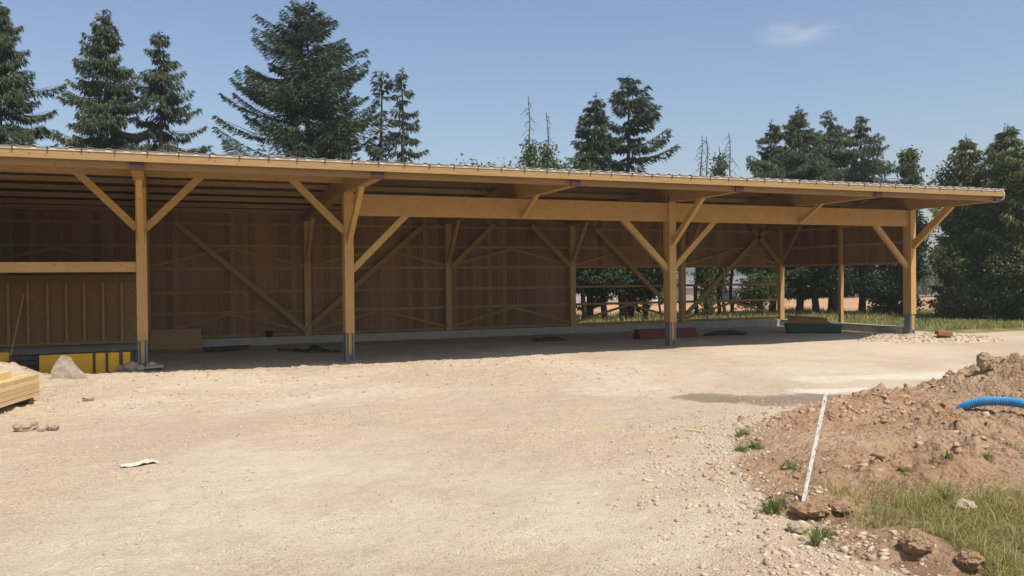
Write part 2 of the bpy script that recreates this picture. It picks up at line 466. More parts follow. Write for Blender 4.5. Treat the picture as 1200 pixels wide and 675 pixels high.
def axis(lo, hi, f0, f1, fine, grow=1.12):
    a = [f0]
    while a[-1] < f1: a.append(a[-1] + fine)
    st = fine
    while a[-1] < hi: st *= grow; a.append(a[-1] + st)
    st = fine; b = [f0]
    while b[-1] > lo: st *= grow; b.append(b[-1] - st)
    return np.array(b[:0:-1] + a)
xs = axis(-700, 900, -5, 14, 0.055); ys = axis(-60, 900, -19.5, 0.5, 0.055)
GX, GY = np.meshgrid(xs, ys, indexing='ij')
GR, GD = rd(GX, GY)
GZ = base_height(GX, GY)
inS = (GR > soil_edge(GD) + 0.5) & (GD < 17.5) & (GD > 2.5)
GZ = np.where(inS, GZ - 0.35, GZ)
nx, ny = GX.shape
idx = np.arange(nx * ny).reshape(nx, ny)
F = np.stack([idx[:-1, :-1], idx[1:, :-1], idx[1:, 1:], idx[:-1, 1:]], -1).reshape(-1, 4)
def seg_mask(pts, w0, w1):
    out = np.zeros_like(GX)
    for (xa, ya), (xb, yb) in zip(pts[:-1], pts[1:]):
        dx, dy = xb - xa, yb - ya
        t = np.clip(((GX - xa) * dx + (GY - ya) * dy) / (dx * dx + dy * dy), 0, 1)
        q = np.hypot(GX - xa - t * dx, GY - ya - t * dy)
        out = np.maximum(out, 1 - sstep(w0, w1, q))
    return out
pale = seg_mask([at_z(945, 458), at_z(1010, 456)], 0.12, 0.4) + 0.75 * seg_mask([at_z(960, 445), at_z(1090, 441), at_z(1140, 437)], 0.25, 0.8)
damp = seg_mask([at_z(830, 466), at_z(900, 470), at_z(970, 466)], 0.3, 1.1)
soil = sstep(-0.5, 0.4, GR - soil_edge(GD)) * (1 - sstep(17, 18, GD)) * sstep(1, 2, GD)
back = sstep(8.2, 9.2, GY) + sstep(25.8, 27.5, GX) * sstep(-1.5, 0.6, GY + 0.10 * (GX - 26) + 1.2 * (fbm(GX * .4, GY * .4) - .5)) + sstep(40, 60, GD) + sstep(-4, -9, GY + 22.3)
grass = np.clip(back, 0, 1) * (1 - 0)
field = sstep(19, 21, GY + 0.3 * np.maximum(GX - 26, 0)) * (1 - sstep(170, 180, GD))
g = np_mesh('ground', np.stack([GX, GY, GZ], -1).reshape(-1, 3), F, M['ground'],
            {k: ('POINT', np.clip(a, 0, 1).ravel()) for k, a in dict(pale=pale, damp=damp, soil=soil, grass=grass, field=field).items()}, smooth=True)
g['kind'] = 'structure'

def soil_height(r, d, x, y):
    e = soil_edge(d)
    inn = sstep(-0.15, 0.9, r - e) * (1 - sstep(16.2, 17.6, d))
    z = 0.06 * inn
    crest = 14.3
    sg = np.where(d < crest, 2.3, 1.15)
    ridge = np.exp(-((d - crest) / sg) ** 2)
    z = z + np.interp(r, [4.5, 6.0, 7.1, 7.45, 7.9, 8.3, 10.5], [0, .02, .04, .18, .40, .55, .74]) * ridge
    z = z + 0.09 * sstep(4.2, 6.0, r) * np.exp(-((d - 13.0) / 1.0) ** 2)
    z = z + 0.10 * np.exp(-((d - 10.6 - 0.2 * (r - 5)) / 0.55) ** 2) * sstep(3.3, 4.6, r)
    # small bank where the peg stands and two hollows
    z = z + 0.16 * np.exp(-(((r - 2.62) / 0.34) ** 2 + ((d - 7.55) / 0.30) ** 2))
    z = z + 0.12 * np.exp(-(((r - 3.0) / 0.35) ** 2 + ((d - 6.35) / 0.2) ** 2))
    rough = 0.6 + 0.4 * sstep(8.2, 9.4, d)
    n1 = fbm(x * 1.1 + 3, y * 1.1, 3) - 0.5
    n2 = np.abs(fbm(x * 3.1, y * 3.1 + 9, 4, 0.6) - 0.5) * 2
    n3 = fbm(x * 11, y * 11, 3, 0.6) - 0.5
    n4 = np.abs(fbm(x * 6.3 + 4, y * 6.3, 4, 0.7) - 0.5) * 2
    rough = rough * (0.45 + 1.1 * sstep(.38, .62, fbm(x * .8 + 31, y * .8, 2)))
    z = z + .85 * inn * rough * (n1 * 0.16 + n2 * 0.24 - 0.07 + n3 * 0.07 + n4 * 0.07)
    # faces undercut towards the photographer
    for (cr, cd, sr, s_d, dp) in ((2.55, 7.18, 0.22, 0.10, 0.16), (2.95, 7.30, 0.16, 0.07, 0.10), (2.92, 6.08, 0.13, 0.12, 0.20), (3.22, 5.9, 0.10, 0.08, 0.14)):
        z = z - dp * np.exp(-(((r - cr) / sr) ** 2 + ((d - cd) / s_d) ** 2))
    z = z + (1 - inn) * (-0.10) * sstep(0.0, 0.4, e - r)
    return z
rr = np.arange(1.7, 15.5, 0.032); dd = np.arange(4.2, 18.0, 0.032)
SR, SD = np.meshgrid(rr, dd, indexing='ij')
SX, SY = loc(SR, SD)
SZ = base_height(SX, SY) + soil_height(SR, SD, SX, SY)
edge = np.minimum.reduce([SR - rr[0], rr[-1] - SR, SD - dd[0] + 1, dd[-1] - SD])
SZ = SZ - 0.12 * (1 - sstep(0.0, 0.35, edge))
n1_, n2_ = SR.shape
idx = np.arange(n1_ * n2_).reshape(n1_, n2_)
F = np.stack([idx[:-1, :-1], idx[1:, :-1], idx[1:, 1:], idx[:-1, 1:]], -1).reshape(-1, 4)
gmask = (1 - sstep(7.2, 8.3, SD + 0.25 * (fbm(SX * 2, SY * 2) - .5) * 2)) * sstep(0.15, 0.7, SR - soil_edge(SD) - 0.1)
vmask = (1 - sstep(-0.45, 0.25, SR - soil_edge(SD))) * (1 - .9 * np.exp(-(((SR - 2.62) / .5) ** 2 + ((SD - 7.5) / .45) ** 2)))
so_ = np_mesh('soil_bank', np.stack([SX, SY, SZ], -1).reshape(-1, 3), F, M['soil'],
              {'grass': ('POINT', gmask.ravel()), 'gravel': ('POINT', vmask.ravel())}, smooth=True)
so_['kind'] = 'structure'
def ground_z(x, y):
    x = np.asarray(x, float); y = np.asarray(y, float)
    r, d = rd(x, y)
    b = base_height(x, y)
    s = b + soil_height(r, d, x, y)
    ins = (r > 1.8) & (r < 15.2) & (d > 4.3) & (d < 17.8)
    return np.where(ins, np.maximum(s, np.where((r > soil_edge(d) + 0.5) & (d < 17.5), s, b)), b)

# ------------------------------------------------------------------ stones, clods
ICO_V = []
ph = (1 + 5 ** .5) / 2
for a, b in ((-1, ph), (1, ph), (-1, -ph), (1, -ph)): ICO_V.append((a, b, 0))
for a, b in ((-1, ph), (1, ph), (-1, -ph), (1, -ph)): ICO_V.append((0, a, b))
for a, b in ((-1, ph), (1, ph), (-1, -ph), (1, -ph)): ICO_V.append((b, 0, a))
ICO_V = np.array(ICO_V); ICO_V /= np.linalg.norm(ICO_V[0])
ICO_F = np.array([(0, 11, 5), (0, 5, 1), (0, 1, 7), (0, 7, 10), (0, 10, 11), (1, 5, 9), (5, 11, 4), (11, 10, 2), (10, 7, 6), (7, 1, 8),
                  (3, 9, 4), (3, 4, 2), (3, 2, 6), (3, 6, 8), (3, 8, 9), (4, 9, 5), (2, 4, 11), (6, 2, 10), (8, 6, 7), (9, 8, 1)])
def scatter(name, pts, sizes, mat, label, cat, rnd, sink=0.45, flat=0.65, zof=None, kind='stuff'):
    n = len(pts)
    V = ICO_V[None] + (rnd.rand(n, 12, 3) - .5) * 0.85
    sc = sizes[:, None] * (0.7 + 0.7 * rnd.rand(n, 3)); sc[:, 2] *= flat
    V = V * sc[:, None, :]
    a = rnd.rand(n) * 6.283; c, s_ = np.cos(a)[:, None], np.sin(a)[:, None]
    X = V[..., 0] * c - V[..., 1] * s_; Y = V[..., 0] * s_ + V[..., 1] * c
    z0 = ground_z(pts[:, 0], pts[:, 1]) if zof is None else zof
    V = np.stack([X + pts[:, :1], Y + pts[:, 1:2], V[..., 2] + (z0 + sc[:, 2] * (1 - 2 * sink) * 0.6)[:, None]], -1).reshape(-1, 3)
    F = (ICO_F[None] + (np.arange(n) * 12)[:, None, None]).reshape(-1, 3)
    tone = np.repeat(rnd.rand(n), 20)
    o = np_mesh(name, V, F, mat, {'tone': ('FACE', tone)}, nper=3)
    return tag(o, label, cat, kind=kind)
def gravel_points(rnd, n, d0, d1, r0f, r1f, dens=None):
    d = d0 + (d1 - d0) * rnd.rand(n) ** 0.8
    r = r0f(d) + (r1f(d) - r0f(d)) * rnd.rand(n)
    x, y = loc(r, d)
    p = np.stack([x, y], -1)
    k = fbm(x * 0.9, y * 0.9, 3)
    keep = rnd.rand(n) < np.clip((k - 0.42) * 3.2, 0.04, .8)
    return p[keep]
rnd = np.random.RandomState(11)
pts = gravel_points(rnd, 30000, 5.0, 16, lambda d: -0.68 * d, lambda d: np.minimum(soil_edge(d) + 0.15, 0.68 * d))
sz = 0.0025 + 0.009 * rnd.rand(len(pts)) ** 3.5
far = rd(pts[:, 0], pts[:, 1])[1]
sz *= 0.8 + far / 16
scatter('loose_gravel', pts, sz, M['pebble'], 'fine pale gravel strewn over the yard', 'gravel', rnd)
dd_ = 5 + 8 * rnd.rand(7500); rr_ = soil_edge(dd_) - 0.05 - 1.5 * rnd.rand(7500) ** 2.2 + 0.2 * rnd.randn(7500)
p2 = np.stack(loc(rr_, dd_), -1)
scatter('stones', p2, 0.003 + 0.026 * rnd.rand(len(p2)) ** 7, M['pebble'], 'coarser stones along the edge of the soil', 'stones', rnd)
dd_ = 8.6 + 7.5 * rnd.rand(9000); rr_ = soil_edge(dd_) - 0.45 + 9.5 * rnd.rand(9000)
k = rnd.rand(9000) < np.clip((fbm(rr_ * 1.3, dd_ * 1.3, 3) - 0.35) * 3, 0.05, 1)
p3 = np.stack(loc(rr_[k], dd_[k]), -1)
scatter('soil_clods', p3, 0.008 + 0.050 * rnd.rand(len(p3)) ** 5, M['clod'], 'dry clods lying over the soil bank', 'clods', rnd)
dd_ = 5.2 + 2.6 * rnd.rand(420); rr_ = 1.75 + 1.25 * rnd.rand(420) + .12 * rnd.randn(420)
p4 = np.stack(loc(rr_, dd_), -1)
scatter('broken_stones', p4, 0.010 + 0.034 * rnd.rand(len(p4)) ** 3, M['pebble'], 'broken pale stones where the gravel meets the bank at the bottom of the picture', 'stones', rnd)
# rough rubble in front of the shed
xx_ = -3.5 + 14 * rnd.rand(5000) ** 1.2; yy_ = -0.9 - 6.0 * rnd.rand(5000) ** 1.6
scatter('rubble', np.stack([xx_, yy_], -1), 0.005 + 0.032 * rnd.rand(5000) ** 5, M['pebble'], 'small rubble on the ground in front of the first posts', 'rubble', rnd)

def blob(c, h, seed, mat, name, parent=None, sub=3, amp=0.25, flat_z=None, freq=2.2, rz=0):
    import bmesh
    bm = bmesh.new()
    bmesh.ops.create_icosphere(bm, subdivisions=sub, radius=1)
    from mathutils import noise as mn
    for v in bm.verts:
        p = v.co.copy()
        # facet it a little
        q = p * (1 + amp * mn.noise(p * freq + Vector((seed * 3.1, seed, 0))) + amp * 0.5 * mn.noise(p * freq * 2.7 + Vector((0, seed * 2.3, 0))))
        v.co = Vector((q.x * h[0], q.y * h[1], q.z * h[2]))
        v.co.rotate(Matrix.Rotation(rz, 3, 'Z'))
        v.co += Vector(c)
    me = bpy.data.meshes.new(name); bm.to_mesh(me); bm.free()
    me.materials.append(mat)
    o = bpy.data.objects.new(name, me); col.objects.link(o)
    if parent is not None: o.parent = parent
    return o

# ------------------------------------------------------------------ the shed
shed = empty('timber_shed', (0, 0, 0))
tag(shed, 'long open fronted timber shed with new wood posts, board clad rear wall and metal roof', 'shed')
S = 5.0
VR = 6.76
rv = random.Random(3)
def rafter_top(v):
    return np.interp(v, [-3.43, 0.4, 7.0], [4.62, 4.95, 4.32])
def purlin_top(v): return float(rafter_top(v)) + 0.14
PB = M['wood_v']
# front posts at frames -2, 0, 1, 3, 5
for i in (-2, 0, 1, 3, 5):
    x = i * S
    b = MB(); b.span(x - .12, x + .12, -.18, .18, .72, 4.40, 0.75)
    if i == 3 or i == 1: b.span(x - .12, x + .12, -.18, -.085, 4.40, 4.60, 0.75)
    post = b.build('post', PB, shed, bevel=.008)
    b = MB(); b.span(x - .045, x + .045, -.15, .15, .16, .719, .7); b.build('tongue', PB, post)
    for sx in (-1, 1):
        b = MB()
        b.span(x + sx * .09 - .022, x + sx * .09 + .022, -.14, .14, -.12, .718)
        b.build('bracket', M['steel'], post)
    b = MB(); b.span(x - .06, x + .06, -.10, .10, -.12, .155); b.build('base_plate', M['steel'], post)
# rafters with painted ends
poly = [(-3.43, 4.42), (-3.43, 4.62), (0.4, 4.95), (6.98, 4.32), (6.98, 4.10), (1.2, 4.44), (-1.6, 4.40)]
for i in range(-2, 6):
    x = i * S
    hw = .12
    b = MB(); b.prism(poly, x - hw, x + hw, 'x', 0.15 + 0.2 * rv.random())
    ra = b.build('rafter', M['wood'], shed)
    b = MB(); b.span(x - hw - .012, x + hw + .012, -3.452, -3.405, 4.405, 4.612)
    b.build('painted_end', M['maroon'], ra)
# rafter braces
for i in (-2, 0, 1, 3, 5):
    x = i * S
    b = MB(); b.beam((x, -.12, 3.10), (x, -1.75, 4.46), .13, .24 if i == 5 else .17, (1, 0, 0), .7); b.build('brace', M['wood'], shed, bevel=.005)
for i in (2, 4):
    x = i * S
    b = MB(); b.beam((x, -.10, 3.88), (x, -1.15, 4.46), .12, .13, (1, 0, 0), .55); b.build('brace', M['wood'], shed, bevel=.005)
# main beam from frame 1 to 5
for a, c in ((5.12, 14.88), (15.12, 24.88)):
    b = MB(); b.span(a, c, -.08, .10, 3.83, 4.40, .62); b.build('beam', M['wood'], shed, bevel=.006)
# knee braces
def knee(x, s, z0, z1, w=1.5):
    b = MB(); b.beam((x + s * .10, 0, z0), (x + s * w, 0, z1), .14, .17, (0, 1, 0), .72)
    b.build('brace', M['wood'], shed, bevel=.005)
knee(0, -1, 3.42, 4.88, 1.52); knee(0, 1, 3.42, 4.88, 1.52); knee(5, -1, 3.42, 4.88, 1.58)
knee(5, 1, 2.38, 3.90, 1.62); knee(15, -1, 2.38, 3.88, 1.66); knee(15, 1, 2.38, 3.88, 1.66); knee(25, -1, 2.38, 3.90, 1.64)
knee(-10, 1, 3.42, 4.88, 1.52)
# front plate on the left bays
for a, c in ((-9.9, -5.1), (-4.9, -.1), (.1, 4.9)):
    b = MB(); b.span(a, c, -.09, .09, 4.68, 4.90, .5); b.build('wall_plate', M['wood'], shed)
# purlins
for v in (.25, 1.35, 2.45, 3.55, 4.65, 5.75, 6.7):
    z = float(rafter_top(v)) + .003
    b = MB(); b.span(-10.25, 25.17, v - .045, v + .045, z, z + .13, .30 + .5 * rv.random()); b.build('purlin', M['purlin_shade'], shed)
b = MB()
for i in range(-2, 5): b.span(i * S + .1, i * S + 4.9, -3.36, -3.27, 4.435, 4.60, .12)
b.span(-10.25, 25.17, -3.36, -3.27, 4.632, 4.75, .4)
b.build('eave_purlin', M['wood'], shed)
# eave board, flashing, hooks
b = MB(); b.span(-10.3, 25.2, -3.49, -3.456, 4.575, 4.735, .9); b.build('fascia', M['fascia'], shed)
b = MB(); b.span(-10.3, 25.2, -3.505, -3.462, 4.737, 4.785); b.build('flashing', M['flash'], shed)
for k in range(60):
    x = -10.0 + k * .6
    if x > 25.15: break
    b = MB(); b.span(x - .012, x + .012, -3.517, -3.506, 4.70, 4.80)
    b.build('gutter_hook', M['darkwood'], shed)
# roof sheet
us = []; zs = []
u = -10.35
while u < 25.22:
    for du, dz in ((0, 0), (.20, 0), (.235, .022), (.295, .022)):
        if u + du <= 25.26: us.append(u + du); zs.append(dz)
    u += .33
us = np.array(us); zs = np.array(zs)
vv = np.array([-3.525, .4, 7.15])
zz = np.array([4.787 - .004, purlin_top(.4) + .012, purlin_top(7.15) + .012 - .01])
def sheet(off):
    V = []
    for k in range(3):
        V.append(np.stack([us, np.full_like(us, vv[k]), zz[k] + zs + off], -1))
    return np.concatenate(V)
n = len(us)
V = np.concatenate([sheet(0.003), sheet(0.009)])
F = []
for k in range(2):
    for i in range(n - 1):
        F.append((k * n + i, (k + 1) * n + i, (k + 1) * n + i + 1, k * n + i + 1))
        F.append((3 * n + k * n + i, 3 * n + k * n + i + 1, 3 * n + (k + 1) * n + i + 1, 3 * n + (k + 1) * n + i))
for i in range(n - 1):
    F.append((i, i + 1, 3 * n + i + 1, 3 * n + i)); F.append((2 * n + i, 5 * n + i, 5 * n + i + 1, 2 * n + i + 1))
np_mesh('roof', V, F, M['sheet'], parent=shed)
V = np.concatenate([sheet(-0.005), sheet(0.0)])
V[:, 1] = np.where(V[:, 1] < -3.5, -3.455, V[:, 1])
np_mesh('shade_dark_roof_underside', V, F, M['dark_backing'], parent=shed)  # added sheet below the roof, its dark colour stands in for shade
# gable verge board at the right end
b = MB()
b.prism([(-3.45, 4.60), (-3.45, 4.745), (.4, 5.075), (7.0, 4.445), (7.0, 4.30), (.4, 4.93)], 25.203, 25.23, 'x', .6)
b.build('verge_board', M['wood'], shed)
b = MB(); b.tube([(25.26, -3.40, 4.76), (25.29, -3.44, 4.68), (25.29, -3.42, 4.52), (25.24, -3.30, 4.44), (25.20, -3.1, 4.43)], .03, 8)
b.build('downpipe', M['flash'], shed, smooth=True)

# rear wall: posts
for i in range(-2, 6):
    x = i * S
    b = MB(); b.span(x - .11, x + .11, VR - .11, VR + .11, .27, float(4.12), .5 if i < 3 else .6); b.build('post', PB, shed, bevel=.005)
    b = MB(); b.beam((x, VR - .08, 2.75), (x, VR - 1.25, 4.2), .12, .14, (1, 0, 0), .4); b.build('brace', M['wood'], shed)
for v in (3.28,):
    b = MB(); b.span(24.93, 25.07, v - .07, v + .07, .27, 4.55, .6); b.build('post', PB, shed)
# big diagonals of the rear wall
VD = VR - .15
diag = [((4.95, .42), (.85, 4.03)), ((5.1, .62), (9.1, 4.06)), ((10.1, 2.55), (11.75, 4.1)), ((14.9, 2.55), (13.25, 4.1)),
        ((19.8, .45), (15.95, 4.02)), ((20.1, .62), (24.1, 4.05)), ((-5.1, .42), (-9.1, 4.03)), ((25.0 - .1, 2.6), (23.4, 4.1))]
for (a, za), (c, zc) in diag:
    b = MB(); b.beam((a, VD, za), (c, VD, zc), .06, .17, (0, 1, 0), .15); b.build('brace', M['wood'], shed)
# girts and chevron battens
for i in range(-2, 5):
    x0, x1 = i * S + .112, (i + 1) * S - .112
    b = MB()
    levels = (.33, 1.10, 1.77, 2.54, 3.28, 4.0)
    for z in levels:
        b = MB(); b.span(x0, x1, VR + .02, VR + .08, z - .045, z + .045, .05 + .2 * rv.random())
        b.build('girt', M['wood'], shed)
    xm = (x0 + x1) / 2
    for za, zc in ((2.62, 3.2), (.42, 1.04)):
        for xe_, sg_ in ((x0, -1), (x1, 1)):
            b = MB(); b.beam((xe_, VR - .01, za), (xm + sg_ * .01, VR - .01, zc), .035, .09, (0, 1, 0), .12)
            b.build('wind_brace', M['wood'], shed)
    # vertical board cladding
    b = MB(); x = i * S
    while x < (i + 1) * S - .01:
        w = .195
        xe = min(x + w, (i + 1) * S)
        t = rv.choice((.15, .35, .5, .5, .65, .8))
        z0 = .22 if i < 3 else 2.50
        b.span(x + .003, xe - .003, VR + .085 + rv.random() * .004, VR + .11, z0, 4.46, t)
        x += w
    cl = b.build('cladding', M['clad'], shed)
    b = MB(); b.span(i * S + .001, (i + 1) * S - .001, VR + .114, VR + .13, .22 if i < 3 else 2.50, 4.45); b.build('light_stop_backing', M['dark_backing'], cl)  # backing added to stop light leaking through the board gaps
b = MB(); y = .18
while y < 6.85:
    ye = min(y + .195, 6.86)
    b.span(25.075, 25.10, y + .003, ye - .003, 2.50, float(rafter_top((y + ye) / 2)) - .01, rv.choice((.15, .4, .5, .65, .8)))
    y += .195
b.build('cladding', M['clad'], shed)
for z in (2.54, 3.28, 4.0):
    b = MB(); b.span(25.01, 25.07, .2, 6.6, z - .045, z + .045, .45); b.build('girt', M['wood'], shed)
b = MB(); y = -.1
while y < 6.8:
    b.span(-10.12, -10.09, y + .003, y + .192, .2, float(rafter_top(y + .1)) - .01, rv.random()); y += .195
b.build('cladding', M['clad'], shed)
# foundation
b = MB()
b.span(-10.2, 24.85, VR - .13, VR + .17, -.5, .265)
b.build('foundation', M['concrete'], shed, bevel=.01); b = MB()
b.span(24.852, 25.15, .22, VR + .172, -.5, .262)
b.build('foundation', M['concrete'], shed, bevel=.01)
# loft in the left bay: beam, floor, joists, stud wall
loft = []
for a, c in ((-9.88, -5.002), (-4.998, -.122)):
    b = MB(); b.span(a, c, -.10, .08, 2.37, 2.61, .75); b.build('loft_beam', M['wood'], shed, bevel=.005)
b = MB(); b.span(-9.88, -.13, .082, 6.3, 2.56, 2.60, .4); b.build('loft_floor', M['osb'], shed)
x = -9.6
while x < -.2:
    b = MB(); b.span(x - .03, x + .03, .085, 6.28, 2.38, 2.557, .35); x += .62
    b.build('loft_joist', M['wood'], shed)
b = MB(); b.span(-9.9, -.125, 6.30, 6.33, .30, 2.55, .45); b.build('panelling', M['osb'], shed)
for X in (-18, 10, 33, 56, 78, 99, 121, 143):
    x = at_v(X, 360, 6.25)[0]
    b = MB(); b.span(x - .035, x + .035, 6.19, 6.297, .35, 2.36, .85); b.build('stud', PB, shed)
b = MB(); b.span(-9.9, -.125, 6.17, 6.298, .268, .349, .6); b.build('rail', M['wood'], shed)
b = MB(); b.span(-9.9, -.125, 6.10, 6.298, 2.12, 2.36, .1); b.build('rail', M['wood'], shed)

# ------------------------------------------------------------------ things in and about the shed
# light rod leaning on the stud wall
a = at_v(12, 401, 5.75); c = at_v(28, 344, 6.14)
b = MB(); b.beam((a[0], 5.75, .02), (c[0], 6.14, c[2]), .03, .03, None, .9)
tag(b.build('wooden_batten', M['fresh'], None), 'thin pale batten leaning against the stud wall under the loft', 'batten')
# panel leaning on the rear wall
x0 = at_v(176, 390, 6.5)[0]; x1 = at_v(236, 390, 6.5)[0]
b = MB(); b.prism([(6.30, -.01), (6.33, -.01), (6.60, .62), (6.57, .62)], x0, x1, 'x', .5)
tag(b.build('plywood_sheet', M['osb'], None), 'brown board leaning low on the rear wall beside the first post', 'board')
# yellow formwork
fx = at_v(46, 430, -.3)[0]
fw_ = empty('formwork_panel', (fx, -.30, 0)); tag(fw_, 'long yellow formwork board standing on edge left of the first post', 'formwork')
bx = [at_v(X, 430, -.3)[0] - fx for X in (46, 109, 112, 124, 127, 140, 144, 153)]
for k in range(0, 8, 2):
    b = MB(); b.span(bx[k], bx[k + 1], -.02, .02, -.03, .47, .6); b.build('board', M['yellow'], fw_, bevel=.004)
for X, w in ((110.5, .02), (125.5, .02), (142, .025), (154.5, .018)):
    x = at_v(X, 430, -.3)[0] - fx
    b = MB(); b.span(x - w, x + w, -.05, -.022, -.05, .52 + .05 * rv.random()); b.build('stake', M['darkwood'], fw_)
b = MB(); b.span(at_v(-30, 425, .3)[0], at_v(11, 425, .3)[0], .28, .32, -.03, .52, .6)
o = b.build('formwork_panel', M['yellow'], None); tag(o, 'yellow formwork board mostly hidden behind the stony mound at the left edge', 'formwork')
# dark slatted stack between them
for k in range(4):
    b = MB(); x0 = at_v(9 + k, 430, .1)[0]; x1 = at_v(45, 430, .1)[0]
    b.span(x0, x1, .0, .5, -.02 + k * .12, .075 + k * .12, .3)
    o = b.build('dark_plank', M['darkwood'], None)
    tag(o, 'weathered dark plank, %s in the low pile left of the yellow formwork board' % ('lowest', 'second from below', 'third from below', 'topmost')[k], 'plank', 'dark planks piled behind the mound')
# concrete lump
lx, ly = at_z(80, 447)
import bmesh
bm = bmesh.new()
prof = [(-.26, -.05), (-.29, .18), (-.20, .40), (-.08, .53), (0.0, .52), (.06, .40), (.22, .17), (.48, -.02), (.46, -.08)]
fr = [bm.verts.new((a, -.16 + .10 * max(0, b_), b_)) for a, b_ in prof]; bk = [bm.verts.new((a * .8, .26 - .25 * max(0, b_), b_ * .93)) for a, b_ in prof]
bm.faces.new(fr); bm.faces.new(bk[::-1])
for k in range(len(prof)):
    j = (k + 1) % len(prof); bm.faces.new((fr[k], bk[k], bk[j], fr[j]))
bmesh.ops.recalc_face_normals(bm, faces=bm.faces)
bmesh.ops.triangulate(bm, faces=bm.faces)
bmesh.ops.subdivide_edges(bm, edges=bm.edges, cuts=3, use_grid_fill=True)
from mathutils import noise as mn
for v in bm.verts:
    v.co += Vector((mn.noise(v.co * 6), mn.noise(v.co * 6 + Vector((5, 0, 0))), mn.noise(v.co * 6 + Vector((0, 9, 0))))) * .02
me = bpy.data.meshes.new('boulder'); bm.to_mesh(me); bm.free(); me.materials.append(M['stone'])
o = bpy.data.objects.new('boulder', me); o.location = (lx, ly, .04); o.rotation_euler = (0, 0, -.3); col.objects.link(o)
tag(o, 'large wedge shaped grey brown boulder in front of the yellow formwork board', 'boulder')
# rubble round the first post
SL = ('largest grey stone left of the first post foot', 'low grey stone in front of the first post foot', 'grey stone right against the first post foot', 'small grey stone furthest right in the rubble of the first post', 'grey stone furthest left in the rubble of the first post')
for k, (dx, dy, s_) in enumerate(((-.25, -.45, .15), (-.05, -.55, .10), (.2, -.35, .13), (.38, -.3, .07), (-.48, -.35, .09))):
    o = blob((dx, dy, .05 + s_ * .5), (s_ * 1.2, s_, s_ * .8), k + 2, M['stone'], 'stone', None, 2)
    tag(o, SL[k], 'stone', 'stones round the first post')
b = MB(); b.beam((.05, -.5, .10), (.45, -.5, .12), .25, .06, None); o = b.build('broken_slab', M['concrete'], None, bevel=.01)
tag(o, 'small broken concrete slab lying at the right of the first post foot', 'slab')
# stack of planks, lower left
px0, py0 = at_z(-2, 488); px1, py1 = at_z(48, 471)
d_ = Vector((px1 - px0, py1 - py0, 0)); d_.normalize()
nrm = Vector((-d_.y, d_.x, 0))
org = Vector((px1, py1, 0))
LAY = ('lowest', 'second lowest', 'middle', 'second highest', 'top')
LN = 3.4
ang = math.atan2(d_.y, d_.x)
for lay in range(5):
    for row in range(3):
        if lay == 4 and row == 2: pass
        off = .12 * (lay % 2) if row == 0 else .03 * ((lay * 3 + row) % 4)
        b = MB(); b.span(-LN, 0, 0, .145, 0, .075, .3 + .55 * rv.random())
        o = b.build('plank', M['fresh'], None, bevel=.004)
        p = org + nrm * (row * .152 + (.014 * rv.random() if row == 0 else .007)) - d_ * (.05 * rv.random()) - d_ * (off * .1) + Vector((0, 0, .12 + lay * .078))
        if row == 0 and lay > 0: p -= d_ * .0
        o.location = p; o.rotation_euler = (0, 0, ang)
        tag(o, '%s plank in the %s layer of the fresh plank stack at the lower left' % (('front', 'middle', 'rear')[row], LAY[lay]), 'plank', 'planks in the stack at the lower left')
b = MB(); b.span(-LN - .2, -.62, .10, .20, 0, .12, .8)
o = b.build('plank', M['fresh'], None, bevel=.004); o.location = org + Vector((0, 0, .12 + 5 * .078)) + nrm * .12; o.rotation_euler = (0, 0, ang)
tag(o, 'single thick beam lying on top of the stack of fresh planks', 'plank')
for t_, bl_ in ((.35, 'dark bearer under the right end of the fresh plank stack'), (2.6, 'dark bearer under the left end of the fresh plank stack')):
    b = MB(); b.span(-.05, .05, .0, .44, -.05, .118)
    o = b.build('bearer', M['darkwood'], None); o.location = org - d_ * t_; o.rotation_euler = (0, 0, ang)
    tag(o, bl_, 'bearer', 'bearers under the planks')
# loose rocks
for k, (X, Y, s_, la) in enumerate(((30, 505, .13, 'largest round rock of the little group below the plank stack'),
                               (50, 506, .065, 'small pale rock in the middle of the group below the plank stack'),
                               (61, 505, .09, 'brownish rock at the right end of the group below the plank stack'),
                               (104, 470, .08, 'flat rock lying on the yard right of the plank stack'),
                               (1131, 607, .09, 'pale rock sitting in the dry grass at the lower right'),
                               (935, 625, .07, 'pale stone at the gravel edge below the white peg'))):
    x, y = at_z(X, Y)
    z = float(ground_z(x, y))
    o = blob((x, y, z + s_ * .45), (s_ * 1.25, s_, s_ * .75), k + 20, M['rock'] if k != 2 else M['stone'], 'rock', None, 3, rz=k)
    tag(o, la, 'rock')
# paper scrap
x, y = at_z(164, 547)
bm = bmesh.new()
N1, N2 = 14, 7
gv = [[bm.verts.new(((i / (N1 - 1) - .5) * .40, (j / (N2 - 1) - .5) * .20 * (1 - .5 * abs(i / (N1 - 1) - .55)), .015 + .03 * math.exp(-((i - 9) / 3.) ** 2) + .025 * mn.noise(Vector((i * .5, j * .8, 3))))) for j in range(N2)] for i in range(N1)]
for i in range(N1 - 1):
    for j in range(N2 - 1): bm.faces.new((gv[i][j], gv[i + 1][j], gv[i + 1][j + 1], gv[i][j + 1]))
me = bpy.data.meshes.new('paper_scrap'); bm.to_mesh(me); bm.free(); me.materials.append(M['paper'])
o = bpy.data.objects.new('paper_scrap', me); o.location = (x, y, float(ground_z(x, y))); o.rotation_euler = (0, 0, .1); col.objects.link(o)
sm = o.modifiers.new('thick', 'SOLIDIFY'); sm.thickness = .004
tag(o, 'crumpled white scrap lying flat on the gravel', 'scrap')
